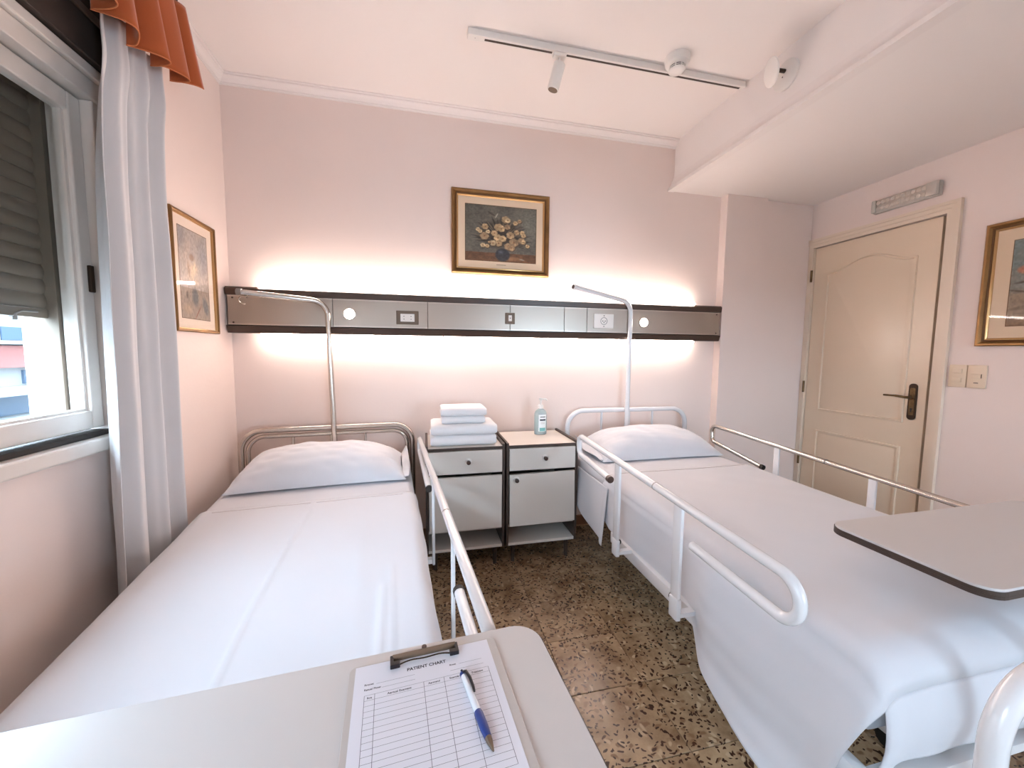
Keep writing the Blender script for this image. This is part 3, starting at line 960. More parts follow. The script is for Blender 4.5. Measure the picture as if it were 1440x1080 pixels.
def framed(label, loc, w, h, wall, fwid, mwid, img, matm, glazed, prof, mats):
    """wall: function (a, b, d) -> world; a across 0..w, b up 0..h, d out of the wall"""
    t = thing('framed_picture', label, 'picture', loc)
    for k, (pr, mm, nm) in enumerate(zip(prof, mats, ('frame', 'frame_lip', 'frame_bead'))):
        b = MB(); n = len(pr); vs = []
        for (sx, sy) in ((0, 0), (1, 0), (1, 1), (0, 1)):
            for (i, d) in pr:
                vs.append(wall(i if sx == 0 else w - i, i if sy == 0 else h - i, d))
        fs = []
        for c_ in range(4):
            for i in range(n):
                fs.append((c_ * n + i, c_ * n + (i + 1) % n, ((c_ + 1) % 4) * n + (i + 1) % n, ((c_ + 1) % 4) * n + i))
        b.add(vs, fs).build(nm, mm, t, smooth=35)
    bk = MB().prism([(fwid - 0.004, fwid - 0.004), (w - fwid + 0.004, fwid - 0.004), (w - fwid + 0.004, h - fwid + 0.004), (fwid - 0.004, h - fwid + 0.004)], wall, 0.004, 0.008)
    bk.build('mount', matm, t)
    i0 = fwid + mwid
    mb = i0 if not isinstance(mwid, tuple) else 0
    paint_mesh(img, lambda a, b_: wall(i0 + (w - 2 * i0) * a, i0 + (h - 2 * i0) * b_, 0.0088), 'print', t)
    ln = MB()
    for (a0, a1, b0, b1) in ((i0 - 0.003, w - i0 + 0.003, i0 - 0.003, i0), (i0 - 0.003, w - i0 + 0.003, h - i0, h - i0 + 0.003), (i0 - 0.003, i0, i0, h - i0), (w - i0, w - i0 + 0.003, i0, h - i0)):
        ln.prism([(a0, b0), (a1, b0), (a1, b1), (a0, b1)], wall, 0.008, 0.0086)
    ln.build('print_border', 'gold_dark', t)
    if glazed:
        MB().prism([(fwid - 0.003, fwid - 0.003), (w - fwid + 0.003, fwid - 0.003), (w - fwid + 0.003, h - fwid + 0.003), (fwid - 0.003, h - fwid + 0.003)], wall, 0.0125, 0.0135).build('glass', 'picture_glass', t)
    return t


P_WIDE = [[(0, 0.001), (0, 0.022), (0.005, 0.027), (0.013, 0.026), (0.020, 0.019), (0.024, 0.017), (0.024, 0.001)],
          [(0.024, 0.001), (0.024, 0.019), (0.027, 0.021), (0.031, 0.019), (0.033, 0.015), (0.033, 0.001)],
          [(0.033, 0.001), (0.033, 0.016), (0.036, 0.017), (0.040, 0.013), (0.042, 0.010), (0.042, 0.001)]]
x0, z0 = 1.258, 1.754
framed('gold framed flower bouquet painting on the wall above the light panel', (1.58, 0, z0), 0.644, 0.524, lambda a, b_, d: (x0 + a, -d, z0 + b_), 0.042, 0.046,
       flower_painting(), 'mount', False, P_WIDE, ('gold', 'gold_dark', 'gold_bright'))
MB().box(1.548, 1.612, -0.0092, -0.0082, 1.818, 1.821).build('title_line', 'pencil', bpy.data.objects['framed_picture'])
P_THIN = [[(0, 0.001), (0, 0.020), (0.004, 0.024), (0.010, 0.023), (0.013, 0.020), (0.013, 0.001)],
          [(0.013, 0.001), (0.013, 0.018), (0.016, 0.019), (0.018, 0.015), (0.018, 0.001)]]
framed('narrow gold framed hazy print between the curtain and the room corner', (0, -0.36, 1.332), 0.362, 0.542, lambda a, b_, d: (d, -0.541 + a, 1.332 + b_), 0.018, 0.047,
       garden_painting(), 'mount_pale', True, P_THIN, ('gold', 'gold_bright'))
framed('gold framed print hanging above the two cream switches', (XR, -1.30, 1.306), 0.53, 0.643, lambda a, b_, d: (XR - d, -1.03 - a, 1.306 + b_), 0.042, 0.062,
       still_life(), 'mount', True, P_WIDE, ('gold', 'gold_dark', 'gold_bright'))

# ------------------------------------------------------------------ bed head light panel
hp_ = thing('wall_light_panel', 'long steel bedhead panel with brown bumper rails and glowing light strips', 'wall panel', (1.61, 0, 1.33))
hx0, hx1 = 0.006, 3.232
MB().box(hx0 + 0.004, hx1 - 0.004, -0.052, 0, 1.368, 1.586).build('backing', 'bumper_brown', hp_)
topp = [(-0.004, 1.603), (-0.066, 1.603), (-0.078, 1.592), (-0.074, 1.558), (-0.050, 1.556), (-0.050, 1.588), (-0.004, 1.588)]
MB().prism(topp, lambda a, b_, s: (s, a, b_), hx0, hx1).build('top_bumper', 'bumper_brown', hp_)
botp = [(-0.004, 1.346), (-0.060, 1.346), (-0.074, 1.386), (-0.050, 1.390), (-0.050, 1.362), (-0.004, 1.362)]
MB().prism(botp, lambda a, b_, s: (s, a, b_), hx0, hx1).build('bottom_bumper', 'bumper_brown', hp_)
seams = [0.012, 0.558, 1.106, 1.630, 2.004, 2.168, 3.224]
for a, b_ in zip(seams[:-1], seams[1:]):
    p = MB().box(a + 0.0012, b_ - 0.0012, -0.068, -0.052, 1.391, 1.556, 0.002).build('steel_plate', 'steel', hp_)
    MB().box(a + 0.0014, b_ - 0.0014, -0.0700, -0.0678, 1.3915, 1.398).box(a + 0.0014, b_ - 0.0014, -0.0700, -0.0678, 1.548, 1.5555).build('plate_rim', 'steel_trim', p)
for x in (0.04, 3.196):
    for z in (1.404, 1.541):
        MB().lathe([(0.005, 0.068), (0.005, 0.0705), (0.003, 0.0715)], (x, 0, z), 10, '-y').build('screw', 'edge_band', hp_)
for (a, b_) in ((0.17, 1.59), (1.598, 3.004)):
    MB().tube([(a, -0.066, 1.6118), (b_, -0.066, 1.6118)], 0.0085, 10).build('light_tube', 'led', hp_, smooth=40)
for (a, b_) in ((0.17, 1.196), (1.206, 3.02)):
    MB().tube([(a, -0.050, 1.3372), (b_, -0.050, 1.3372)], 0.0085, 10).build('light_tube', 'led', hp_, smooth=40)
for x in (0.651, 2.596):
    r_ = MB().lathe([(0.036, 0.068), (0.036, 0.072), (0.031, 0.075)], (x, 0, 1.468), 24, '-y').build('reading_light', 'steel_trim', hp_, smooth=40)
    MB().lathe([(0.030, 0.0752), (0.028, 0.079), (0.018, 0.083), (0.006, 0.0845)], (x, 0, 1.468), 24, '-y').build('bulb', 'reading_lamp', r_, smooth=True)


def outlet_pair():
    s = MB().box(0.918, 1.050, -0.076, -0.068, 1.414, 1.497, 0.003).build('socket', 'socket_dark', hp_)
    MB().box(0.943, 1.026, -0.0785, -0.0755, 1.431, 1.478, 0.001).build('insert', 'plastic_white', s)
    h = MB()
    for x in (0.9635, 1.0055):
        for dz in (-0.0085, 0.0085):
            h.lathe([(0.0028, 0.0784), (0.0028, 0.0789)], (x, 0, 1.4545 + dz), 8, '-y')
    h.build('pin_hole', 'rubber', s)


outlet_pair()
s = MB().box(1.597, 1.661, -0.076, -0.068, 1.433, 1.505, 0.003).build('socket', 'socket_dark', hp_)
MB().box(1.618, 1.640, -0.0785, -0.0755, 1.451, 1.489, 0.001).build('insert', 'plastic_white', s)
MB().lathe([(0.0035, 0.0784), (0.0035, 0.0789)], (1.629, 0, 1.470), 8, '-y').build('pin_hole', 'rubber', s)
s = MB().box(2.216, 2.362, -0.077, -0.068, 1.420, 1.518, 0.003).build('socket', 'plastic_white', hp_)
ring = MB().lathe([(0.026, 0.0768), (0.026, 0.0778), (0.022, 0.0778), (0.022, 0.0768)], (2.289, 0, 1.469), 20, '-y')
ring.build('socket_ring', 'grey_metal', s, smooth=30)
h = MB()
for (dx, dz) in ((-0.009, 0), (0.009, 0), (0, 0.036), (0, -0.036), (0, -0.010)):
    h.lathe([(0.0038, 0.077), (0.0038, 0.0782)], (2.289 + dx, 0, 1.469 + dz), 8, '-y')
h.build('pin_hole', 'rubber', s)

# ------------------------------------------------------------------ ceiling fittings
t = thing('track_light', 'white ceiling track with one small cylinder spotlight', 'track light', (2.05, -0.612, ZC))
ty = -0.612
MB().box(1.295, 2.826, ty - 0.018, ty + 0.018, ZC - 0.030, ZC, 0.002).build('track', 'plastic_white', t)
sl = MB().box(1.375, 1.710, ty - 0.006, ty + 0.006, ZC - 0.0308, ZC - 0.0298).box(1.785, 2.80, ty - 0.006, ty + 0.006, ZC - 0.0308, ZC - 0.0298)
sl.build('track_slot', 'edge_band', t)
MB().box(1.716, 1.780, ty - 0.016, ty + 0.016, ZC - 0.048, ZC - 0.031, 0.003).build('adapter', 'plastic_white', t)
MB().tube([(1.748, ty, ZC - 0.048), (1.748, ty, ZC - 0.078)], 0.005, 8).build('stem', 'plastic_white', t)
a = Vector((1.752, ty + 0.004, ZC - 0.072)); dv = Vector((-0.15, 0.10, -0.62)).normalized()
sp = MB().tube([a, a + dv * 0.002, a + dv * 0.118, a + dv * 0.12], [0.027, 0.029, 0.029, 0.027], 24).build('spot_head', 'plastic_white', t, smooth=40)
MB().tube([a + dv * 0.1202, a + dv * 0.1212], 0.024, 20).build('spot_lens', 'socket_dark', sp)
MB().lathe([(0.002, 0), (0.002, 0.0305)], (1.33, ty, ZC), 8, '-z').build('end_screw', 'grey_metal', t)

dc = (2.352, -0.690, ZC)
t = thing('smoke_detector', 'round white smoke detector on the ceiling by the track', 'smoke detector', dc)
MB().lathe([(0.060, 0), (0.060, 0.026), (0.057, 0.034), (0.046, 0.038), (0.040, 0.044), (0.0385, 0.0445)], dc, 32, '-z').build('base', 'plastic_white', t, smooth=40)
MB().lathe([(0.036, 0.044), (0.036, 0.060)], dc, 24, '-z').build('chamber', 'slate_dark', t)
MB().lathe([(0.040, 0.0505), (0.040, 0.0535)], dc, 28, '-z').build('ring', 'plastic_white', t)
for k in range(8):
    a = 2 * PI * k / 8
    MB().tube([(dc[0] + 0.0375 * math.cos(a), dc[1] + 0.0375 * math.sin(a), ZC - 0.044), (dc[0] + 0.0375 * math.cos(a), dc[1] + 0.0375 * math.sin(a), ZC - 0.061)], 0.0032, 6).build('rib', 'plastic_white', t)
MB().lathe([(0.041, 0.0595), (0.040, 0.064), (0.031, 0.069), (0.012, 0.0705)], dc, 28, '-z').build('cap', 'plastic_white', t, smooth=50)

t = thing('disc_spotlight', 'white round disc lamp on a matching disc base on the beam side', 'lamp', (BEAM_X, -0.87, 2.62))
MB().lathe([(0.068, 0.0), (0.068, 0.010), (0.062, 0.015), (0.010, 0.016)], (BEAM_X, -0.872, 2.622), 40, '-x').build('base', 'plastic_white', t, smooth=40)
MB().lathe([(0.0035, 0.0158), (0.0035, 0.0165)], (BEAM_X, -0.862, 2.618), 8, '-x').build('screw', 'edge_band', t)
MB().tube([(BEAM_X - 0.014, -0.872, 2.640), (BEAM_X - 0.098, -0.880, 2.630)], 0.009, 10).build('joint', 'edge_band', t, smooth=40)
bmL = MB().lathe([(0.010, -0.008), (0.056, -0.007), (0.062, -0.003), (0.062, 0.003), (0.056, 0.007), (0.010, 0.008)], (0, 0, 0), 40, 'z')
rot = Matrix.Translation((BEAM_X - 0.104, -0.884, 2.612)) @ Matrix.Rotation(R(-20), 4, 'Z') @ Matrix.Rotation(R(-100), 4, 'Y')
bmL.v = [tuple(rot @ Vector(p)) for p in bmL.v]
bmL.build('disc_head', 'plastic_white', t, smooth=40)


# ------------------------------------------------------------------ bedside cabinets
def cabinet(x0, x1, label, knob_on_door, sag):
    yF, yB = -0.42, -0.04
    t = thing('bedside_cabinet', label, 'bedside cabinet', ((x0 + x1) / 2, (yF + yB) / 2, 0), group='bedside cabinets between the beds')
    th = 0.014
    for x in (x0, x1 - th):
        MB().box(x, x + th, yF, yB, 0.115, 0.728, 0.001).build('side_panel', 'edge_band', t)
    tp = MB().box(x0 + th, x1 - th, yF + 0.006, yB, 0.700, 0.715, 0.001).build('top_panel', 'stand_white', t)
    MB().box(x0 + th, x1 - th, yF + 0.0, yF + 0.0058, 0.700, 0.7145).build('edge_strip', 'edge_band', tp)
    MB().box(x0 + th, x1 - th, yB - 0.008, yB, 0.130, 0.699).build('back_panel', 'stand_inside', t)
    MB().box(x0 + th, x1 - th, yF + 0.004, yB - 0.009, 0.115, 0.131, 0.001).build('bottom_panel', 'stand_white', t)
    MB().box(x0 + th, x1 - th, yF + 0.02, yB - 0.009, 0.222, 0.236).build('shelf', 'stand_inside', t)
    MB().box(x0 + th, x1 - th, yF + 0.03, yB - 0.009, 0.552, 0.562).build('drawer_runner', 'dark_gap', t)
    dr = MB().box(x0 + th + 0.003, x1 - th - 0.003, yF - 0.004, yF + 0.014, 0.566, 0.696, 0.0015).build('drawer', 'stand_white', t)
    xc = (x0 + x1) / 2

    def knob(x, z, par, y=yF - 0.004):
        MB().lathe([(0.020, 0.0), (0.020, 0.003), (0.017, 0.004)], (x, y, z), 20, '-y').build('knob_plate', 'plastic_white', par, smooth=40)
        MB().lathe([(0.010, 0.004), (0.009, 0.010), (0.0125, 0.017), (0.012, 0.022), (0.006, 0.0245)], (x, y, z), 20, '-y').build('knob', 'brown_knob', par, smooth=50)
    knob(xc + 0.012, 0.634, dr)
    b = MB().box(x0 + th + 0.004, x1 - th - 0.004, yF - 0.004, yF + 0.014, 0.238, 0.548, 0.0015)
    if sag:
        piv = Matrix.Translation((x1 - th, yF, 0.5)) @ Matrix.Rotation(R(-sag), 4, 'Y') @ Matrix.Translation((-(x1 - th), -yF, -0.5))
        b.v = [tuple(piv @ Vector(p)) for p in b.v]
    dd = b.build('cabinet_door', 'stand_white', t)
    if knob_on_door:
        knob(x0 + th + 0.044, 0.512, dd)
    for (lx, ly) in ((x0 + 0.05, yF + 0.04), (x1 - 0.05, yF + 0.04), (x0 + 0.05, yB - 0.04), (x1 - 0.05, yB - 0.04)):
        MB().tube([(lx, ly, 0.0), (lx, ly, 0.114)], 0.011, 12, r2=0.014).build('leg', 'edge_band', t, smooth=40)
    MB().box(x0 + 0.02, x1 - 0.02, yF + 0.03, yF + 0.05, 0.098, 0.114).box(x0 + 0.02, x1 - 0.02, yB - 0.05, yB - 0.03, 0.098, 0.114).build('leg_rail', 'edge_band', t)
    return t


cabinet(1.083, 1.530, 'white bedside cabinet with dark edges and folded towels on top', False, 0)
cabinet(1.539, 1.976, 'white bedside cabinet with sagging door and a pump bottle on top', True, 0.9)


# ------------------------------------------------------------------ towels
def towel(x0, x1, yf, yb, z0, h, label, seed):
    """folded towel: U profile in the y-z plane with the fold facing forward, rounded ends"""
    L = h / 2
    r_ = random.Random(seed)
    ny = 22
    prof = []
    # outer loop: bottom layer back -> front fold -> top layer back, then inner gap
    for k in range(6):
        prof.append((yb + (yf + h / 2 - yb) * k / 5, 0.0))
    for k in range(1, 10):
        a = -PI / 2 - PI * k / 10
        prof.append((yf + h / 2 + math.cos(a) * h / 2, h / 2 + math.sin(a) * h / 2))
    for k in range(6):
        prof.append((yf + h / 2 + (yb - yf - h / 2) * k / 5, h))
    gap = 0.0016
    prof.append((yb + 0.004, h * 0.75)); prof.append((yb, h / 2 + gap))
    for k in range(6):
        prof.append((yb + (yf + h * 0.45 - yb) * k / 5, h / 2 + gap))
    for k in range(6):
        prof.append((yf + h * 0.45 + (yb - yf - h * 0.45) * k / 5, h / 2 - gap))
    prof.append((yb + 0.004, h * 0.25))
    n = len(prof); nx = 26
    vs = []
    for i in range(nx):
        s = i / (nx - 1)
        x = x0 + (x1 - x0) * s
        e = min(s, 1 - s) * (x1 - x0)
        q = math.sqrt(max(0.0, 1 - max(0.0, 1 - e / 0.014) ** 2)) if e < 0.014 else 1.0
        for (y, z) in prof:
            # shrink each layer a little at the cut ends so that they round off
            layer = 0.25 * h if z < h / 2 - 1e-9 or (abs(z - h / 2) < 1e-9) else 0.75 * h
            zz = layer + (z - layer) * (0.55 + 0.45 * q)
            w = wob(x * 6 + seed, y * 6, 1.2, 8, seed)
            vs.append((x + 0.002 * wob(y * 9, z * 9 + seed, 1, 6), y + 0.0015 * w, z0 + max(0.0, zz + (0.0012 * w if z > h * 0.6 else 0))))
    fs = []
    for i in range(nx - 1):
        for k in range(n):
            fs.append((i * n + k, i * n + (k + 1) % n, (i + 1) * n + (k + 1) % n, (i + 1) * n + k))
    fs.append(tuple(range(n))); fs.append(tuple((nx - 1) * n + k for k in range(n)))
    o = MB().add(vs, fs).build('folded_towel', 'towel', None, smooth=60)
    tag(o, label, 'towel', 'towels stacked on the bedside cabinet')


tz = 0.7155
towel(1.112, 1.486, -0.385, -0.14, tz, 0.060, 'large white folded towel at the bottom of the stack', 1)
towel(1.116, 1.490, -0.388, -0.14, tz + 0.061, 0.060, 'large white folded towel second from the bottom of the stack', 2)
towel(1.176, 1.424, -0.352, -0.165, tz + 0.122, 0.042, 'small white folded towel directly on the two large towels', 3)
towel(1.172, 1.432, -0.354, -0.160, tz + 0.165, 0.048, 'small white folded towel on the very top of the stack', 4)

# ------------------------------------------------------------------ pump bottle
bc = (1.822, -0.150, 0.7155)
t = thing('pump_bottle', 'clear pump bottle of pale aqua gel on the bedside cabinet', 'bottle', bc)
body = [(0.036, 0.0), (0.041, 0.003), (0.042, 0.010), (0.042, 0.120), (0.041, 0.138), (0.036, 0.152), (0.026, 0.162), (0.017, 0.168), (0.016, 0.176)]
MB().lathe(body, bc, 36, 'z', 1.0, 0.62).build('bottle_body', 'bottle_plastic', t, smooth=45)
MB().lathe([(0.034, 0.004), (0.0395, 0.007), (0.0398, 0.085), (0.039, 0.0855)], bc, 36, 'z', 1.0, 0.60).build('gel', 'gel', t, smooth=45)
MB().lathe([(0.0175, 0.170), (0.0175, 0.190), (0.015, 0.194), (0.007, 0.195), (0.006, 0.222), (0.010, 0.223), (0.012, 0.227), (0.012, 0.236), (0.009, 0.239)], bc, 24, 'z').build('pump', 'plastic_white', t, smooth=40)
MB().tube(fillet([(bc[0], bc[1], bc[2] + 0.231), (bc[0] + 0.032, bc[1] - 0.006, bc[2] + 0.232), (bc[0] + 0.040, bc[1] - 0.008, bc[2] + 0.224)], 0.006), 0.0055, 8, r2=0.004).build('nozzle', 'plastic_white', t, smooth=40)


def on_body(name, a0, a1, z0, z1, off, m):
    n = 12
    vs = []
    for k in range(n + 1):
        a = R(a0 + (a1 - a0) * k / n)
        for z in (z0, z1):
            vs.append((bc[0] + (0.042 + off) * math.cos(a), bc[1] + (0.042 * 0.62 + off) * math.sin(a), bc[2] + z))
    MB().add(vs, [(2 * k, 2 * k + 2, 2 * k + 3, 2 * k + 1) for k in range(n)]).build(name, m, t, smooth=True)


on_body('label', -118, -42, 0.022, 0.132, 0.0006, 'label_white')
on_body('label_text', -104, -52, 0.114, 0.1195, 0.0010, 'label_dark')
on_body('label_bar', -106, -50, 0.092, 0.103, 0.0010, 'label_dark')
on_body('label_text', -98, -58, 0.080, 0.0825, 0.0010, 'plastic_grey')
on_body('label_text', -98, -60, 0.072, 0.0745, 0.0010, 'plastic_grey')
on_body('label_block', -108, -52, 0.024, 0.046, 0.0010, 'label_teal')


# ------------------------------------------------------------------ beds
def loop_rail(P, top0, top1, drop, ret0, ret1, rad):
    """side rail path from the head return, along the top, to the foot return; P maps (along, z) to a point"""
    (a0, z0), (a1, z1) = top0, top1
    return fillet([P(a0 + ret0, z0 - drop), P(a0, z0 - drop), P(a0, z0), P(a1, z1), P(a1, z1 - drop), P(a1 - ret1, z1 - drop + 0.012)], rad, 10)


def bed(name, label, cx, hy_, rz, frame_m, head_z, width, length, z_head, z_foot, deck_h, double_head):
    """local frame: origin under the head centre, -y towards the foot"""
    t = thing('hospital_bed', label, 'bed', (cx, hy_, 0), rz)
    hw = width / 2
    L = -length
    B = dict(parent=t, world=False)
    # head frame
    r_ = 0.0165
    MB().tube(fillet([(-hw, 0, 0.22), (-hw, 0, head_z), (hw, 0, head_z), (hw, 0, 0.22)], 0.115, 12), r_, 14).build('headboard', frame_m, smooth=40, **B)
    hb = t.children[-1] if t.children else None
    if double_head:
        MB().tube(fillet([(-hw + 0.035, -0.004, 0.22), (-hw + 0.035, -0.004, head_z - 0.036), (hw - 0.035, -0.004, head_z - 0.036), (hw - 0.035, -0.004, 0.22)], 0.09, 12), 0.0125, 12).build('head_inner_tube', frame_m, smooth=40, **B)
    ztop = head_z - (0.045 if double_head else 0.014)
    for x in (-0.21, 0.0, 0.19):
        MB().tube([(x, 0.0, 0.40), (x, 0.0, ztop)], 0.0075 if x else 0.011, 10).build('head_bar', frame_m, smooth=40, **B)
    MB().tube([(-hw + 0.012, 0, 0.40), (hw - 0.012, 0, 0.40)], 0.011, 10).build('head_crossbar', frame_m, smooth=40, **B)
    # foot frame
    fz = 0.70 if not double_head else 0.66
    MB().tube(fillet([(-hw - 0.015, L, 0.22), (-hw - 0.015, L, fz), (hw + 0.015, L, fz), (hw + 0.015, L, 0.22)], 0.12, 14), 0.019, 16).build('footboard', frame_m, smooth=40, **B)
    for x in (-0.22, 0.0, 0.22):
        MB().tube([(x, L, 0.33), (x, L, fz - 0.016)], 0.012, 12).build('foot_bar', frame_m, smooth=40, **B)
    MB().tube([(-hw, L, 0.33), (hw, L, 0.33)], 0.012, 10).build('foot_crossbar', frame_m, smooth=40, **B)
    # side beams and deck
    for s_ in (-1, 1):
        bo = 0.0 if double_head else 0.066
        by = -0.02 if double_head else -0.78
        MB().box(s_ * (hw - 0.035 + bo), s_ * (hw - 0.005 + bo), L + 0.02, by, 0.305, 0.358, 0.004).build('side_beam', 'white_metal', smooth=40, **B)
    for k in range(9):
        y = -0.15 + (L + 0.3) * k / 8
        MB().box(-hw + 0.036 - bo * (y < by), hw - 0.036 + bo * (y < by), y - 0.02, y + 0.02, 0.330, 0.352).build('deck_slat', 'white_metal', **B)
    # legs with castors
    for sx in (-1, 1):
        for y in (-0.012, L + 0.0):
            xx = sx * (hw + (0.015 if y < -1 else 0))
            lg = MB().tube([(xx, y, 0.10), (xx, y, 0.225)], 0.0195, 12).build('leg', 'white_metal', smooth=40, **B)
            MB().lathe([(0.018, -0.012), (0.048, -0.012), (0.05, -0.008), (0.05, 0.008), (0.048, 0.012), (0.018, 0.012)], (xx, y, 0.05), 20, 'x').build('castor', 'rubber', t, world=False, smooth=40)
    return t


# --- left bed (chrome) -----------------------------------------------------
LC = (0.531, -0.055)
LR = R(5.0)
Lbed = bed('left', 'hospital bed with double chrome tube headboard by the window', LC[0], LC[1], LR, 'chrome', 0.787, 0.95, 2.05, 0.585, 0.47, 0.36, True)
LM = WM[Lbed.name]


def Lw(x, y, z):
    return LM @ Vector((x, y, z))


# trapeze pole of the left bed (world)
pl = [(0.558, -0.070, 0.30), (0.530, -0.070, 1.535), (0.140, -0.23, 1.552)]
MB().tube(fillet(pl, 0.085, 12), 0.0155, 14).build('trapeze_pole', 'chrome', Lbed, smooth=40)
MB().lathe([(0.0175, -0.012), (0.0175, 0.012)], (0.141, -0.2295, 1.552), 14, 'x').build('pole_cap', 'grey_metal', Lbed, smooth=40)
rg = [(0.158 + 0.022 * math.sin(a), -0.225, 1.512 - 0.022 * math.cos(a) + 0.0) for a in [2.0 + 4.7 * k / 20 for k in range(21)]]
MB().tube([(0.172, -0.224, 1.540), (0.174, -0.224, 1.522)] + rg[2:], 0.003, 6).build('hook_ring', 'chrome', Lbed, smooth=True)

# right side rail of the left bed
ra, rb_ = Vector((1.045, -0.1, 0)), Vector((1.22, -2.1, 0))


def PLr(y, z, off=0.0):
    s = (y - ra.y) / (rb_.y - ra.y)
    return (ra.x + (rb_.x - ra.x) * s + off, y, z)


path = fillet([PLr(-0.71, 0.598), PLr(-0.165, 0.640), PLr(-0.148, 0.720), PLr(-1.90, 0.722), PLr(-1.90, 0.600), PLr(-1.535, 0.597)], [0, 0.035, 0.04, 0.055, 0.055, 0], 10)
sr = MB().tube(path, 0.0145, 12).build('side_rail', 'white_metal', Lbed, smooth=40)
for (y, z) in ((-0.712, 0.598), (-1.533, 0.597)):
    MB().tube([PLr(y + 0.006, z), PLr(y - 0.006, z)] if y > -1 else [PLr(y - 0.006, z), PLr(y + 0.008, z)], 0.0165, 12).build('rail_end_cap', 'rubber', sr, smooth=40)
MB().tube([PLr(-1.296, 0.7215), PLr(-1.302, 0.7215)], 0.0152, 12).build('rail_sleeve', 'grey_metal', sr, smooth=40)
for y in (-0.90, -1.43):
    x = PLr(y, 0)[0]
    MB().box(x - 0.006, x + 0.006, y - 0.018, y + 0.018, 0.33, 0.715, 0.004).build('rail_post', 'white_metal', sr, smooth=40)
    MB().box(x - 0.07, x - 0.006, y - 0.012, y + 0.012, 0.335, 0.355).build('rail_bracket', 'white_metal', sr)


def sheet_noise(x, y, k):
    return 0.0022 * wob(x * 2.2, y * 2.2, 1.0, 10, k) + 0.001 * wob(x * 7, y * 6, 1.0, 8, k + 7)


def soft_edge(e, r_):
    """drop of a rounded edge at distance e inside the border"""
    if e >= r_:
        return 0.0
    q = 1 - e / r_
    return r_ * (1 - math.sqrt(max(0.0, 1 - q * q)))


# mattress of the left bed: thick slab, head end raised
def mattress(name, label, M, hw, y0, y1, zfun, thick, off):
    nx, ny = 24, 60
    vs = []
    rr = 0.045

    def ring(yi, shrink):
        pts = []
        pol = rrect(-hw + shrink, hw - shrink, -thick + shrink * 0.6, 0 - shrink * 0.6, rr, 5)
        zt = zfun(yi) - off
        return [M @ Vector((a, yi, zt + b_)) for a, b_ in pol]
    rings = []
    for k, (y, s_) in enumerate([(y0, 0.03), (y0 - 0.008, 0.012), (y0 - 0.025, 0.002), (y0 - 0.04, 0)] + [(y0 - 0.04 + (y1 + 0.04 - y0 + 0.04) * q / 20, 0) for q in range(1, 20)] + [(y1 + 0.04, 0), (y1 + 0.025, 0.002), (y1 + 0.008, 0.012), (y1, 0.03)]):
        rings.append(ring(y, s_))
    n = len(rings[0])
    for r_ in rings:
        vs += r_
    fs = [(i * n + k, i * n + (k + 1) % n, (i + 1) * n + (k + 1) % n, (i + 1) * n + k) for i in range(len(rings) - 1) for k in range(n)]
    fs.append(tuple(range(n))); fs.append(tuple((len(rings) - 1) * n + k for k in range(n)))
    o = MB().add(vs, fs).build(name, 'sheet', None, smooth=50)
    return tag(o, label, 'mattress')


zL = lambda y: 0.590 - 0.062 * max(0.0, min(1.9, -y)) if y < 0 else 0.590
mattress('mattress', 'white covered mattress on the chrome framed bed', LM, 0.452, -0.045, -2.00, zL, 0.108, 0.0)


def top_sheet_left():
    y0, y1 = -0.610, -2.022
    hw = 0.456
    prof = []
    # cross profile: left tuck, over the top, right drop
    nxt = 60

    def fn(u, v):
        y = y0 + (y1 - y0) * v
        drop = 0.12
        tot = 2 * hw + 2 * drop
        s = -hw - drop + tot * u
        x = max(-hw, min(hw, s))
        dz = 0.0
        rr = 0.05
        if abs(s) > hw:
            d = abs(s) - hw
            dz = -rr - d * 0.9
            x = math.copysign(hw + 0.006 + 0.004 * wob(y * 4, d * 9, 1, 6), s)
        else:
            e = hw + 0.006 - abs(s)
            dz = -soft_edge(e, rr)
        n = sheet_noise(x, y, 3)
        # long ironed creases and small folds
        def ridge(px, py, qx, qy, w, a):
            tt = (y - py) / (qy - py)
            if tt < -0.05 or tt > 1.05: return 0
            cxx = px + (qx - px) * tt
            return 1.7 * a * math.exp(-((x - cxx) / w) ** 2) * ss(-0.05, 0.05, tt) * (1 - ss(0.95, 1.05, tt))
        n += ridge(0.0, -0.62, -0.045, -1.25, 0.006, 0.0035) + ridge(-0.045, -1.25, -0.06, -2.0, 0.006, 0.003)
        n += ridge(0.31, -1.30, 0.285, -2.0, 0.012, 0.0035) + ridge(0.335, -1.2, 0.325, -2.0, 0.01, 0.0025)
        n += ridge(0.22, -0.72, 0.24, -1.5, 0.03, 0.0015)
        # turned down hem thickness
        n += 0.0025 * (1 - ss(0.0, 0.14, v))
        if v > 0.985:
            n -= 0.02 * (v - 0.985) / 0.015
        z = zL(y) + 0.005 + n * (1 if abs(s) < hw else 0.2) + dz
        return tuple(LM @ Vector((x, y, z)))
    return MB().grid(fn, 130, 110)


o = top_sheet_left().build('bed_sheet', 'sheet', None, smooth=True, solid=0.0022)
tag(o, 'smooth white top sheet on the bed beside the window', 'bed sheet')
MB().tube([tuple(LM @ Vector((-0.39 + 0.78 * k / 60, -0.632, zL(-0.632) + 0.0088 + sheet_noise(-0.39 + 0.78 * k / 60, -0.632, 3)))) for k in range(61)], 0.0009, 5).build('hem_stitch', 'hem_thread', o, smooth=True)


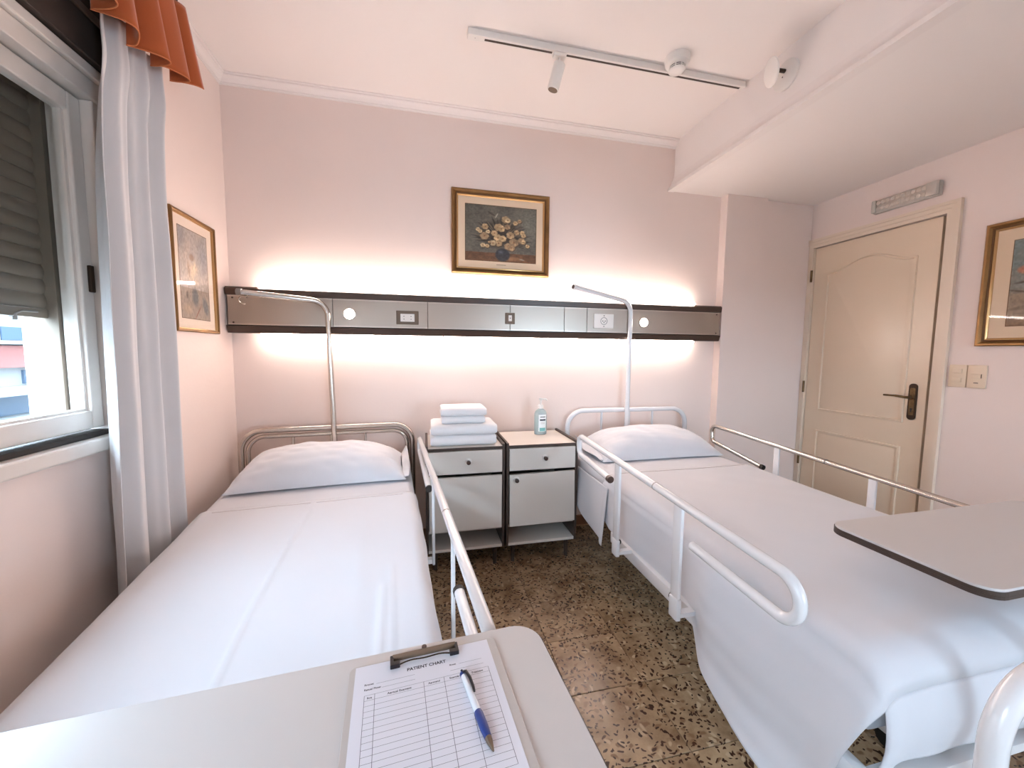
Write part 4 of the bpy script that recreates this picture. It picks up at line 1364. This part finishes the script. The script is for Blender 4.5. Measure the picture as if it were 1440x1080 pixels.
def pillow(M, w, d, h, label, seed, tilt=0.0, flap=False, lean=0.0, flapside=1):
    """M places the pillow: local x width, y depth, z up from its resting plane"""
    nu, nv = 64, 44

    def shape(side):
        def fn(u, v):
            a, b_ = 2 * u - 1, 2 * v - 1
            # outline pulled in between the corners
            x = a * w / 2 * (1 - 0.035 * (1 - b_ * b_)) * (1)
            y = b_ * d / 2 * (1 - 0.07 * (1 - a * a))
            ea, eb = 1 - abs(a) ** 3.4, 1 - abs(b_) ** 2.4
            t_ = max(0.0, ea) ** 0.62 * max(0.0, eb) ** 0.6
            wr = wob(a * 2.2, b_ * 1.6, 1.1, 10, seed) * 0.007 + 0.006 * wob(a * 6, b_ * 3, 1.0, 8, seed + 9) * (abs(a) ** 2)
            wr *= t_ ** 0.4
            if side > 0:
                z = 0.012 + (h - 0.012) * t_ * (1 + 0.10 * b_ * lean) + wr
            else:
                z = max(0.0, 0.010 - 0.010 * t_ * 2)
            return tuple(M @ Vector((x, y, z)))
        return fn
    b = MB().grid(shape(1), nu, nv)
    vs_top = len(b.v)
    b.grid(shape(-1), nu, nv)
    # seam around the border
    bd = [(i, 0) for i in range(nu)] + [(nu - 1, j) for j in range(1, nv)] + [(i, nv - 1) for i in range(nu - 2, -1, -1)] + [(0, j) for j in range(nv - 2, 0, -1)]
    idx = [i * nv + j for i, j in bd]
    for k in range(len(idx)):
        p, q = idx[k], idx[(k + 1) % len(idx)]
        b.f.append((p, q, q + vs_top, p + vs_top)); b.mi.append(0)
    t = thing('pillow', label, 'pillow', tuple(M.translation))
    b.build('pillow_body', 'pillow_cloth', t, smooth=True)
    if flap:
        sx = flapside

        def ff(u, v):
            y = (-0.46 + 0.92 * v) * d
            x = sx * (w / 2 * 0.955 + (0.002 + 0.045 * u) * (1 - 0.3 * (2 * v - 1) ** 2))
            zz = 0.016 + 0.030 * (1 - (2 * v - 1) ** 2) * (1 - 0.5 * u) + 0.008 * u * math.sin(7 * v + 1.0) + 0.050 * u * ss(0.55, 1.0, v)
            return tuple(M @ Vector((x, y, max(0.004, zz))))
        MB().grid(ff, 10, 24).build('pillowcase_flap', 'pillow_cloth', t, smooth=True, solid=0.002)
    return t


PLM = LM @ Matrix.Translation((0.0, -0.262, zL(-0.05) - 0.008)) @ Matrix.Rotation(R(4.2), 4, 'X')
pillow(PLM, 0.83, 0.40, 0.165, 'plump white pillow resting against the chrome headboard', 2, flap=True, lean=0.8)

# --- right bed (white) -----------------------------------------------------
RC = (2.512, -0.055)
Rbed = bed('right', 'hospital bed with white tube frame near the door', RC[0], RC[1], 0.0, 'white_metal', 0.848, 0.93, 2.075, 0.60, 0.6, 0.36, False)
RM = WM[Rbed.name]
pr_ = [(2.482, -0.082, 0.30), (2.486, -0.082, 1.600), (1.985, -0.27, 1.656)]
MB().tube(fillet(pr_, 0.085, 12), 0.0155, 14, cap=True).build('trapeze_pole', 'white_metal', Rbed, smooth=40)
_d = (Vector(pr_[2]) - Vector(pr_[1])).normalized()
MB().tube([Vector(pr_[2]) - _d * 0.012, Vector(pr_[2]) + _d * 0.002], 0.0175, 14).build('pole_cap', 'white_metal', Rbed, smooth=40)
MB().tube([Vector(pr_[2]) + _d * 0.0021, Vector(pr_[2]) + _d * 0.0035], 0.0125, 14).build('pole_mouth', 'edge_band', Rbed)

# near rail
RX = 1.905
Pn = lambda y, z: (RX, y, z)
path = fillet([Pn(-0.965, 0.676), Pn(-0.612, 0.702), Pn(-0.600, 0.802), Pn(-1.882, 0.738), Pn(-1.882, 0.628), Pn(-1.525, 0.645)], [0, 0.04, 0.045, 0.056, 0.056, 0], 10)
nr = MB().tube(path, 0.0145, 14).build('side_rail', 'white_metal', Rbed, smooth=40)
MB().tube([Pn(-0.955, 0.6765), Pn(-0.975, 0.675)], 0.0165, 14).build('rail_end_cap', 'brown_knob', nr, smooth=40)
MB().tube([Pn(-1.316, 0.7663), Pn(-1.321, 0.766)], 0.0152, 14).build('rail_sleeve', 'grey_metal', nr, smooth=40)
for (y, zt) in ((-1.040, 0.776), (-1.455, 0.756)):
    MB().box(RX - 0.007, RX + 0.007, y - 0.021, y + 0.021, 0.43, zt, 0.005).build('rail_post', 'white_metal', nr, smooth=40)
    MB().box(RX - 0.009, RX + 0.009, y - 0.0225, y + 0.0225, 0.355, 0.429, 0.004).build('rail_socket', 'white_metal', nr, smooth=40)
    MB().box(RX + 0.0095, 1.979, y - 0.012, y + 0.012, 0.3585, 0.374).build('rail_bracket', 'white_metal', nr)
    MB().tube([(RX + 0.030, y + 0.030, 0.395), (RX + 0.030, y + 0.058, 0.395)], 0.014, 14).build('lock_knob', 'rubber', nr, smooth=40)
# far rail (chrome)
FX = 2.985
Pf = lambda y, z: (FX, y, z)
path = fillet([Pf(-0.735, 0.600), Pf(-0.335, 0.662), Pf(-0.318, 0.770), Pf(-1.84, 0.695), Pf(-1.84, 0.585), Pf(-1.50, 0.600)], [0, 0.038, 0.042, 0.056, 0.056, 0], 10)
fr_ = tag(MB().tube(path, 0.0125, 12).build('side_rail', 'chrome', Rbed, smooth=40), 'bare chrome side rail')
MB().tube([Pf(-0.728, 0.601), Pf(-0.746, 0.5985)], 0.0150, 14).build('rail_end_cap', 'rubber', fr_, smooth=40)
MB().tube([Pf(-1.09, 0.7325), Pf(-1.095, 0.7322)], 0.0135, 14).build('rail_sleeve', 'grey_metal', fr_, smooth=40)
for (y, zt) in ((-0.825, 0.738), (-1.295, 0.714)):
    MB().box(FX - 0.006, FX + 0.006, y - 0.016, y + 0.016, 0.345, zt, 0.004).build('rail_post', 'white_metal', fr_, smooth=40)
    MB().box(3.012, FX + 0.0065, y - 0.012, y + 0.012, 0.3585, 0.372).build('rail_bracket', 'white_metal', fr_)

zR = lambda y: 0.600
RO = Matrix.Translation((2.488 - RC[0], 0, 0))
RMm = RM @ RO
mattress('mattress', 'white covered mattress on the white tube framed bed', RMm, 0.462, -0.05, -1.88, zR, 0.215, 0.0)


def top_sheet_right():
    y0, y1 = -0.690, -1.990
    hw = 0.468

    def low_edge(y):
        # hem height on the near side (metres above the floor)
        pts = [(-0.69, 0.38), (-0.78, 0.345), (-0.95, 0.338), (-1.15, 0.342), (-1.32, 0.340), (-1.42, 0.335), (-1.55, 0.265), (-1.70, 0.20), (-1.83, 0.160), (-2.05, 0.14)]
        for (a, za), (b_, zb) in zip(pts[:-1], pts[1:]):
            if b_ <= y <= a:
                q = (a - y) / (a - b_)
                return za + (zb - za) * q
        return pts[-1][1]
    rr = 0.055
    yf = -1.985

    U1, U2 = 0.34, 0.92
    fr = 0.085

    def main(u, v):
        q = max(0.0, 1 - u / U1)             # 0 on the mattress edge, 1 at the hanging hem
        y = y0 + (yf + 0.095 * q ** 1.25 - y0) * v
        s = -hw + max(0.0, min(1.0, (u - U1) / (U2 - U1))) * 2 * hw
        e = hw + 0.006 - abs(s)
        n = sheet_noise(s, y, 15)
        k = max(0.0, min(1.0, (-1.35 - y) / 0.4))
        n += 0.0045 * k * math.sin(24 * (s * 0.45 - y) + 2 * wob(s * 2, y * 2, 1, 6)) * (0.35 + 0.65 * ss(-0.4, 0.2, s)) * (1 - ss(0.90, 1.0, v))
        n += 0.0030 * (1 - ss(0.0, 0.10, v))
        z = zR(y) + 0.005 - soft_edge(e, rr) + n - soft_edge(max(0.0, y - yf) + 0.002, fr)
        x = s
        if q > 0:
            zl = low_edge(y)
            z = z + (zl - z) * q
            amp = ss(0.0, 1.0, (-1.36 - y) / 0.22)
            x = -hw - 0.010 * ss(0, 0.15, q) - 0.006 * q * (0.5 + wob(y * 3, q, 1, 6)) * (1 - amp)
            x -= amp * (q * (0.074 + 0.016 * math.sin(8 * y + 2.2 * q) + 0.008 * wob(y * 5, q * 2, 1, 6)) + 0.020 * math.sin(PI * min(1.0, q * 1.15)) ** 2)
        elif u > U2:
            g_ = (u - U2) / (1 - U2)
            x = hw + 0.006 + 0.003 * wob(y * 3, g_, 1, 5)
            z -= 0.13 * g_
        return tuple(RMm @ Vector((x, y - RC[1], z)))

    def foot(u, v):                          # folded down over the foot end
        s = -hw + u * 2 * hw
        e = hw + 0.006 - abs(s)
        z = zR(yf) + 0.005 - soft_edge(e, rr) + sheet_noise(s, yf, 15) - soft_edge(0.002, fr) - 0.168 * v
        yy = yf - 0.014 * math.sin(PI * v) - 0.007 * math.sin(34 * u + 2 * v) * math.exp(-u * 9) * v + 0.003 * wob(u * 6, v * 2, 1, 6) * v
        yy += soft_edge(e, 0.05) * 0.8 * v
        return tuple(RMm @ Vector((s, yy - RC[1], z)))
    return MB().grid(main, 170, 120).grid(foot, 110, 20)


o = top_sheet_right().build('bed_sheet', 'sheet', None, smooth=True, solid=0.0022)
tag(o, 'white top sheet hanging loose over the side of the bed near the door', 'bed sheet')
MB().tube([tuple(RMm @ Vector((-0.40 + 0.8 * k / 60, -0.712 - RC[1], 0.6105 + sheet_noise(-0.40 + 0.8 * k / 60, -0.712, 15)))) for k in range(61)], 0.0009, 5).build('hem_stitch', 'hem_thread', o, smooth=True)


# loose corner of the under sheet hanging at the head end
def head_flap():
    def fn(u, v):
        # u along the bed (head to hip), v down
        y = -0.36 - 0.40 * u
        zt = 0.552
        zb = 0.275 + 0.05 * (1 - u) - 0.02 * math.sin(PI * u) - (0.030 if u > 0.9 else 0) * 1
        z = zt + (zb - zt) * v
        x = 2.004 - 0.008 * v * math.sin(5.0 * u + 0.6) - 0.014 * v - 0.02 * v * ss(0.3, 1.0, u)
        return (x, y - 0.03 * v * (1 - u), z)
    return MB().grid(fn, 40, 30)


o = head_flap().build('sheet_corner', 'sheet', None, smooth=True, solid=0.0022)
tag(o, 'loose sheet corner hanging beside the pillow over the bed edge by the cabinet', 'bed sheet')


PRM = RMm @ Matrix.Translation((0.030, -0.235, 0.606)) @ Matrix.Rotation(R(2.0), 4, 'X')
pillow(PRM, 0.83, 0.42, 0.165, 'plump white pillow below the white tube headboard', 6, flap=True, lean=0.5, flapside=-1)


# ------------------------------------------------------------------ over-bed tables
def table(label, cx, cy, rz, z, w, d, th, edge_th, col_local, base_local, group=None):
    t = thing('overbed_table', label, 'table', (cx, cy, 0), rz)
    B = dict(parent=t, world=False)
    pol = rrect(-w / 2, w / 2, -d / 2, d / 2, 0.045, 8)
    top = MB().prism(pol, lambda a, b_, s: (a, b_, s), z - th, z).build('tabletop', 'laminate', bevel=0.0015, **B)
    e = MB()
    pol2 = rrect(-w / 2 - 0.0022, w / 2 + 0.0022, -d / 2 - 0.0022, d / 2 + 0.0022, 0.047, 8)
    n = len(pol2)
    vs = [(a, b_, z - th + 0.0005) for a, b_ in pol] + [(a, b_, z - th + 0.0005) for a, b_ in pol2] + [(a, b_, z - th + edge_th * 0.46) for a, b_ in pol2] + [(a * 0.998, b_ * 0.997, z - th + edge_th * 0.5) for a, b_ in pol2] + [(a, b_, z - th + edge_th * 0.54) for a, b_ in pol2] + [(a, b_, z - th + edge_th) for a, b_ in pol2] + [(a, b_, z - th + edge_th) for a, b_ in pol]
    fs = [(r_ * n + k, r_ * n + (k + 1) % n, (r_ + 1) * n + (k + 1) % n, (r_ + 1) * n + k) for r_ in range(6) for k in range(n)]
    tag(e.add(vs, fs).build('edge_band', 'edge_band', parent=top, world=False), 'dark brown grooved edge band')
    cxl, cyl = col_local
    MB().box(cxl - 0.03, cxl + 0.03, cyl - 0.02, cyl + 0.02, 0.09, z - th - 0.025, 0.004).build('column', 'white_metal', **B)
    MB().box(cxl - 0.06, cxl + 0.16 * base_local, cyl - 0.04, cyl + 0.04, z - th - 0.024, z - th - 0.001, 0.003).build('bracket', 'white_metal', **B)
    bf = MB()
    for dy in (-0.13, 0.13):
        bf.box(cxl - 0.02 * base_local, cxl + 0.60 * base_local, cyl + dy - 0.02, cyl + dy + 0.02, 0.06, 0.09, 0.004)
    bf.box(cxl - 0.03, cxl + 0.03, cyl - 0.13, cyl + 0.13, 0.06, 0.09, 0.004)
    bf.build('base', 'white_metal', smooth=40, **B)
    for dy in (-0.13, 0.13):
        for q in (0.0, 0.57):
            MB().lathe([(0.010, -0.01), (0.029, -0.01), (0.030, -0.007), (0.030, 0.007), (0.029, 0.01), (0.010, 0.01)], (cxl + q * base_local, cyl + dy, 0.030), 16, 'x').build('castor', 'rubber', smooth=40, **B)
    return t


TZ = 0.750
tang = R(4.2)
# far right corner of the near table is at about (1.275, -1.890)
tw, td = 0.86, 0.42
tc = Vector((1.277, -1.886, 0)) - (Matrix.Rotation(tang, 3, 'Z') @ Vector((tw / 2, td / 2, 0)))
table('pale overbed table carrying the clipboard across the window bed', tc.x, tc.y, tang, TZ, tw, td, 0.022, 0.019, (-0.40, -0.13), 1)
TR = 0.750
table('beige overbed table with thick dark edge above the bed near the door', 2.262 + 0.43, -1.656 - 0.173, R(0.6), TR, 0.86, 0.346, 0.024, 0.018, (0.40, 0.0), -1)

# ------------------------------------------------------------------ clipboard, form and pen
CA = R(4.8)
CO = Vector((0.966, -1.934, TZ))                # top left corner of the board
CM = Matrix.Translation(CO) @ Matrix.Rotation(CA, 4, 'Z')


def C3(x, y, z):
    return tuple(CM @ Vector((x, y, z)))


t = thing('clipboard', 'grey clipboard with black and steel spring clip on the pale table', 'clipboard', tuple(CM @ Vector((0.116, -0.16, 0))), CA)
bw, bh = 0.232, 0.325
MB().prism(rrect(0, bw, -bh, 0, 0.010, 5), lambda a, b_, s: C3(a, b_, s), 0.0005, 0.0045).build('board', 'clipboard', t, bevel=0.001)
k0 = 0.060
# clip: rolled steel bar, two black arms, wire
bar = MB()
pro = [(0.004, 0.006), (0.005, 0.012), (0.008, 0.0145), (0.012, 0.012), (0.013, 0.008), (0.010, 0.0055)]
bar.prism(pro, lambda a, b_, s: C3(s, -0.012 + a, b_), k0 + 0.004, k0 + 0.104)
clip = bar.build('clip', 'clip_metal', t, smooth=60)
MB().lathe([(0.004, 0.0045), (0.004, 0.013)], C3(k0 + 0.054, 0.003, 0), 12, 'z').build('rivet', 'brown_knob', clip, smooth=40)
for sgn, x in ((1, k0), (-1, k0 + 0.108)):
    a_ = MB()
    pts = [(0, 0.0), (0, -0.021), (0.015 * sgn, -0.021), (0.015 * sgn, -0.0125), (0.0055 * sgn, -0.0125), (0.0055 * sgn, 0.0)]
    a_.prism([(p, q - 0.002) for p, q in pts], lambda a, b_, s: C3(x + a, b_, s), 0.0057, 0.0125)
    a_.build('clip_arm', 'pen_black', clip, bevel=0.001)
wire = [C3(k0 + 0.015 + 0.078 * q, -0.0195 + 0.004 * math.sin(PI * q) + 0.0015 * math.sin(3 * PI * q), 0.009) for q in np.linspace(0, 1, 24)]
MB().tube(wire, 0.0011, 6).build('clip_wire', 'brass_dark', clip, smooth=True)

PX, PY, PW, PH = 0.009, -0.0035, 0.210, 0.297
pz = 0.0048
t = thing('paper_form', 'white printed patient chart held by the clipboard', 'paper', tuple(CM @ Vector((0.116, -0.16, pz))), CA)
pp = MB().prism([(PX, PY - PH), (PX + PW, PY - PH), (PX + PW, PY), (PX, PY)], lambda a, b_, s: C3(a, b_, s), pz, pz + 0.0006).build('sheet', 'paper', t)
zi = pz + 0.00068
ln = MB()


def hline(x0, x1, y, w=0.0004, b=ln):
    b.add([C3(PX + x0, PY + y - w / 2, zi), C3(PX + x1, PY + y - w / 2, zi), C3(PX + x1, PY + y + w / 2, zi), C3(PX + x0, PY + y + w / 2, zi)], [(0, 1, 2, 3)])


def vline(x, y0, y1, w=0.0006, b=ln):
    b.add([C3(PX + x - w / 2, PY + y0, zi), C3(PX + x + w / 2, PY + y0, zi), C3(PX + x + w / 2, PY + y1, zi), C3(PX + x - w / 2, PY + y1, zi)], [(0, 1, 2, 3)])


T0, T1 = 0.0155, 0.1985
yt = -0.0560
row = 0.0089
NR = 17
for k in range(NR + 1):
    hline(T0, T1, yt - k * row)
for x in (T0, 0.0297, 0.0990, 0.1292, 0.1610, T1):
    vline(x, yt, yt - NR * row)
hline(0.031, 0.087, -0.0385); hline(0.039, 0.087, -0.0475); hline(0.155, 0.192, -0.0375); hline(0.140, 0.193, -0.0475)
ln.build('ruled_lines', 'ink_line', pp)


def text(s, x, y, size, m='ink', align='LEFT', bold=0.0):
    cu = bpy.data.curves.new('text', 'FONT')
    cu.body = s
    cu.size = size
    cu.align_x = align
    cu.offset = bold
    ob = bpy.data.objects.new('text', cu)
    COL.objects.link(ob)
    dg = bpy.context.evaluated_depsgraph_get()
    me = bpy.data.meshes.new_from_object(ob.evaluated_get(dg))
    bpy.data.objects.remove(ob)
    vs = [C3(PX + x + v.co.x, PY + y + v.co.y, zi) for v in me.vertices]
    fs = [tuple(p.vertices) for p in me.polygons]
    MB().add(vs, fs).build('printed_text', m, pp)


text('PATIENT CHART', 0.1060, -0.0290, 0.0080, align='CENTER', bold=0.0002)
text('Rronet', 0.0145, -0.0387, 0.0046, bold=0.0001)
text('Retual Fhner', 0.0145, -0.0475, 0.0046, bold=0.0001)
text('Rnset', 0.1405, -0.0380, 0.0044, bold=0.0001)
yh = yt - 0.0064
text('Rre', 0.0226, yh, 0.0046, align='CENTER', bold=0.0001)
text('Aertual Exament', 0.0640, yh, 0.0050, align='CENTER', bold=0.0001)
text('Aarmend', 0.1141, yh, 0.0046, align='CENTER', bold=0.0001)
text('Examtér', 0.1450, yh, 0.0046, align='CENTER', bold=0.0001)
text('Treament', 0.1800, yh, 0.0046, align='CENTER', bold=0.0001)

# pen
pa, pb = Vector((1.136, -1.984, TZ + 0.0115)), Vector((1.163, -2.110, TZ + 0.0100))
t = thing('ballpoint_pen', 'white and blue ballpoint pen with black clip lying on the chart', 'pen', tuple((pa + pb) / 2 - Vector((0, 0, 0.005))))
dl = (pb - pa)
PT = lambda q: pa + dl * q
MB().tube([PT(0.075), PT(0.08), PT(0.56)], [0.0046, 0.005, 0.0052], 16).build('barrel', 'pen_white', t, smooth=40)
MB().tube([PT(0.56), PT(0.60), PT(0.75), PT(0.86)], [0.0052, 0.0060, 0.0058, 0.0048], 16).build('grip', 'pen_blue', t, smooth=40)
MB().tube([PT(0.86), PT(0.90), PT(0.975), PT(1.0)], [0.0046, 0.0042, 0.0018, 0.0010], 14).build('tip', 'clip_metal', t, smooth=40)
MB().tube([PT(0.03), PT(0.035), PT(0.075)], [0.0040, 0.0050, 0.0050], 14).build('collar', 'pen_blue', t, smooth=40)
MB().tube([PT(-0.015), PT(0.03)], 0.0018, 10).build('plunger', 'pen_black', t, smooth=40)
sd = dl.normalized().cross(Vector((0, 0, 1))) * -1
up_ = Vector((0, 0, 1))
cl_ = [PT(0.05) + up_ * 0.0045, PT(0.08) + sd * 0.003 + up_ * 0.0075, PT(0.18) + sd * 0.0052 + up_ * 0.0070, PT(0.30) + sd * 0.0050 + up_ * 0.006, PT(0.36) + sd * 0.004 + up_ * 0.0055]
MB().tube(cl_, [0.002, 0.0024, 0.0024, 0.002, 0.0014], 8).build('pocket_clip', 'pen_black', t, smooth=True)
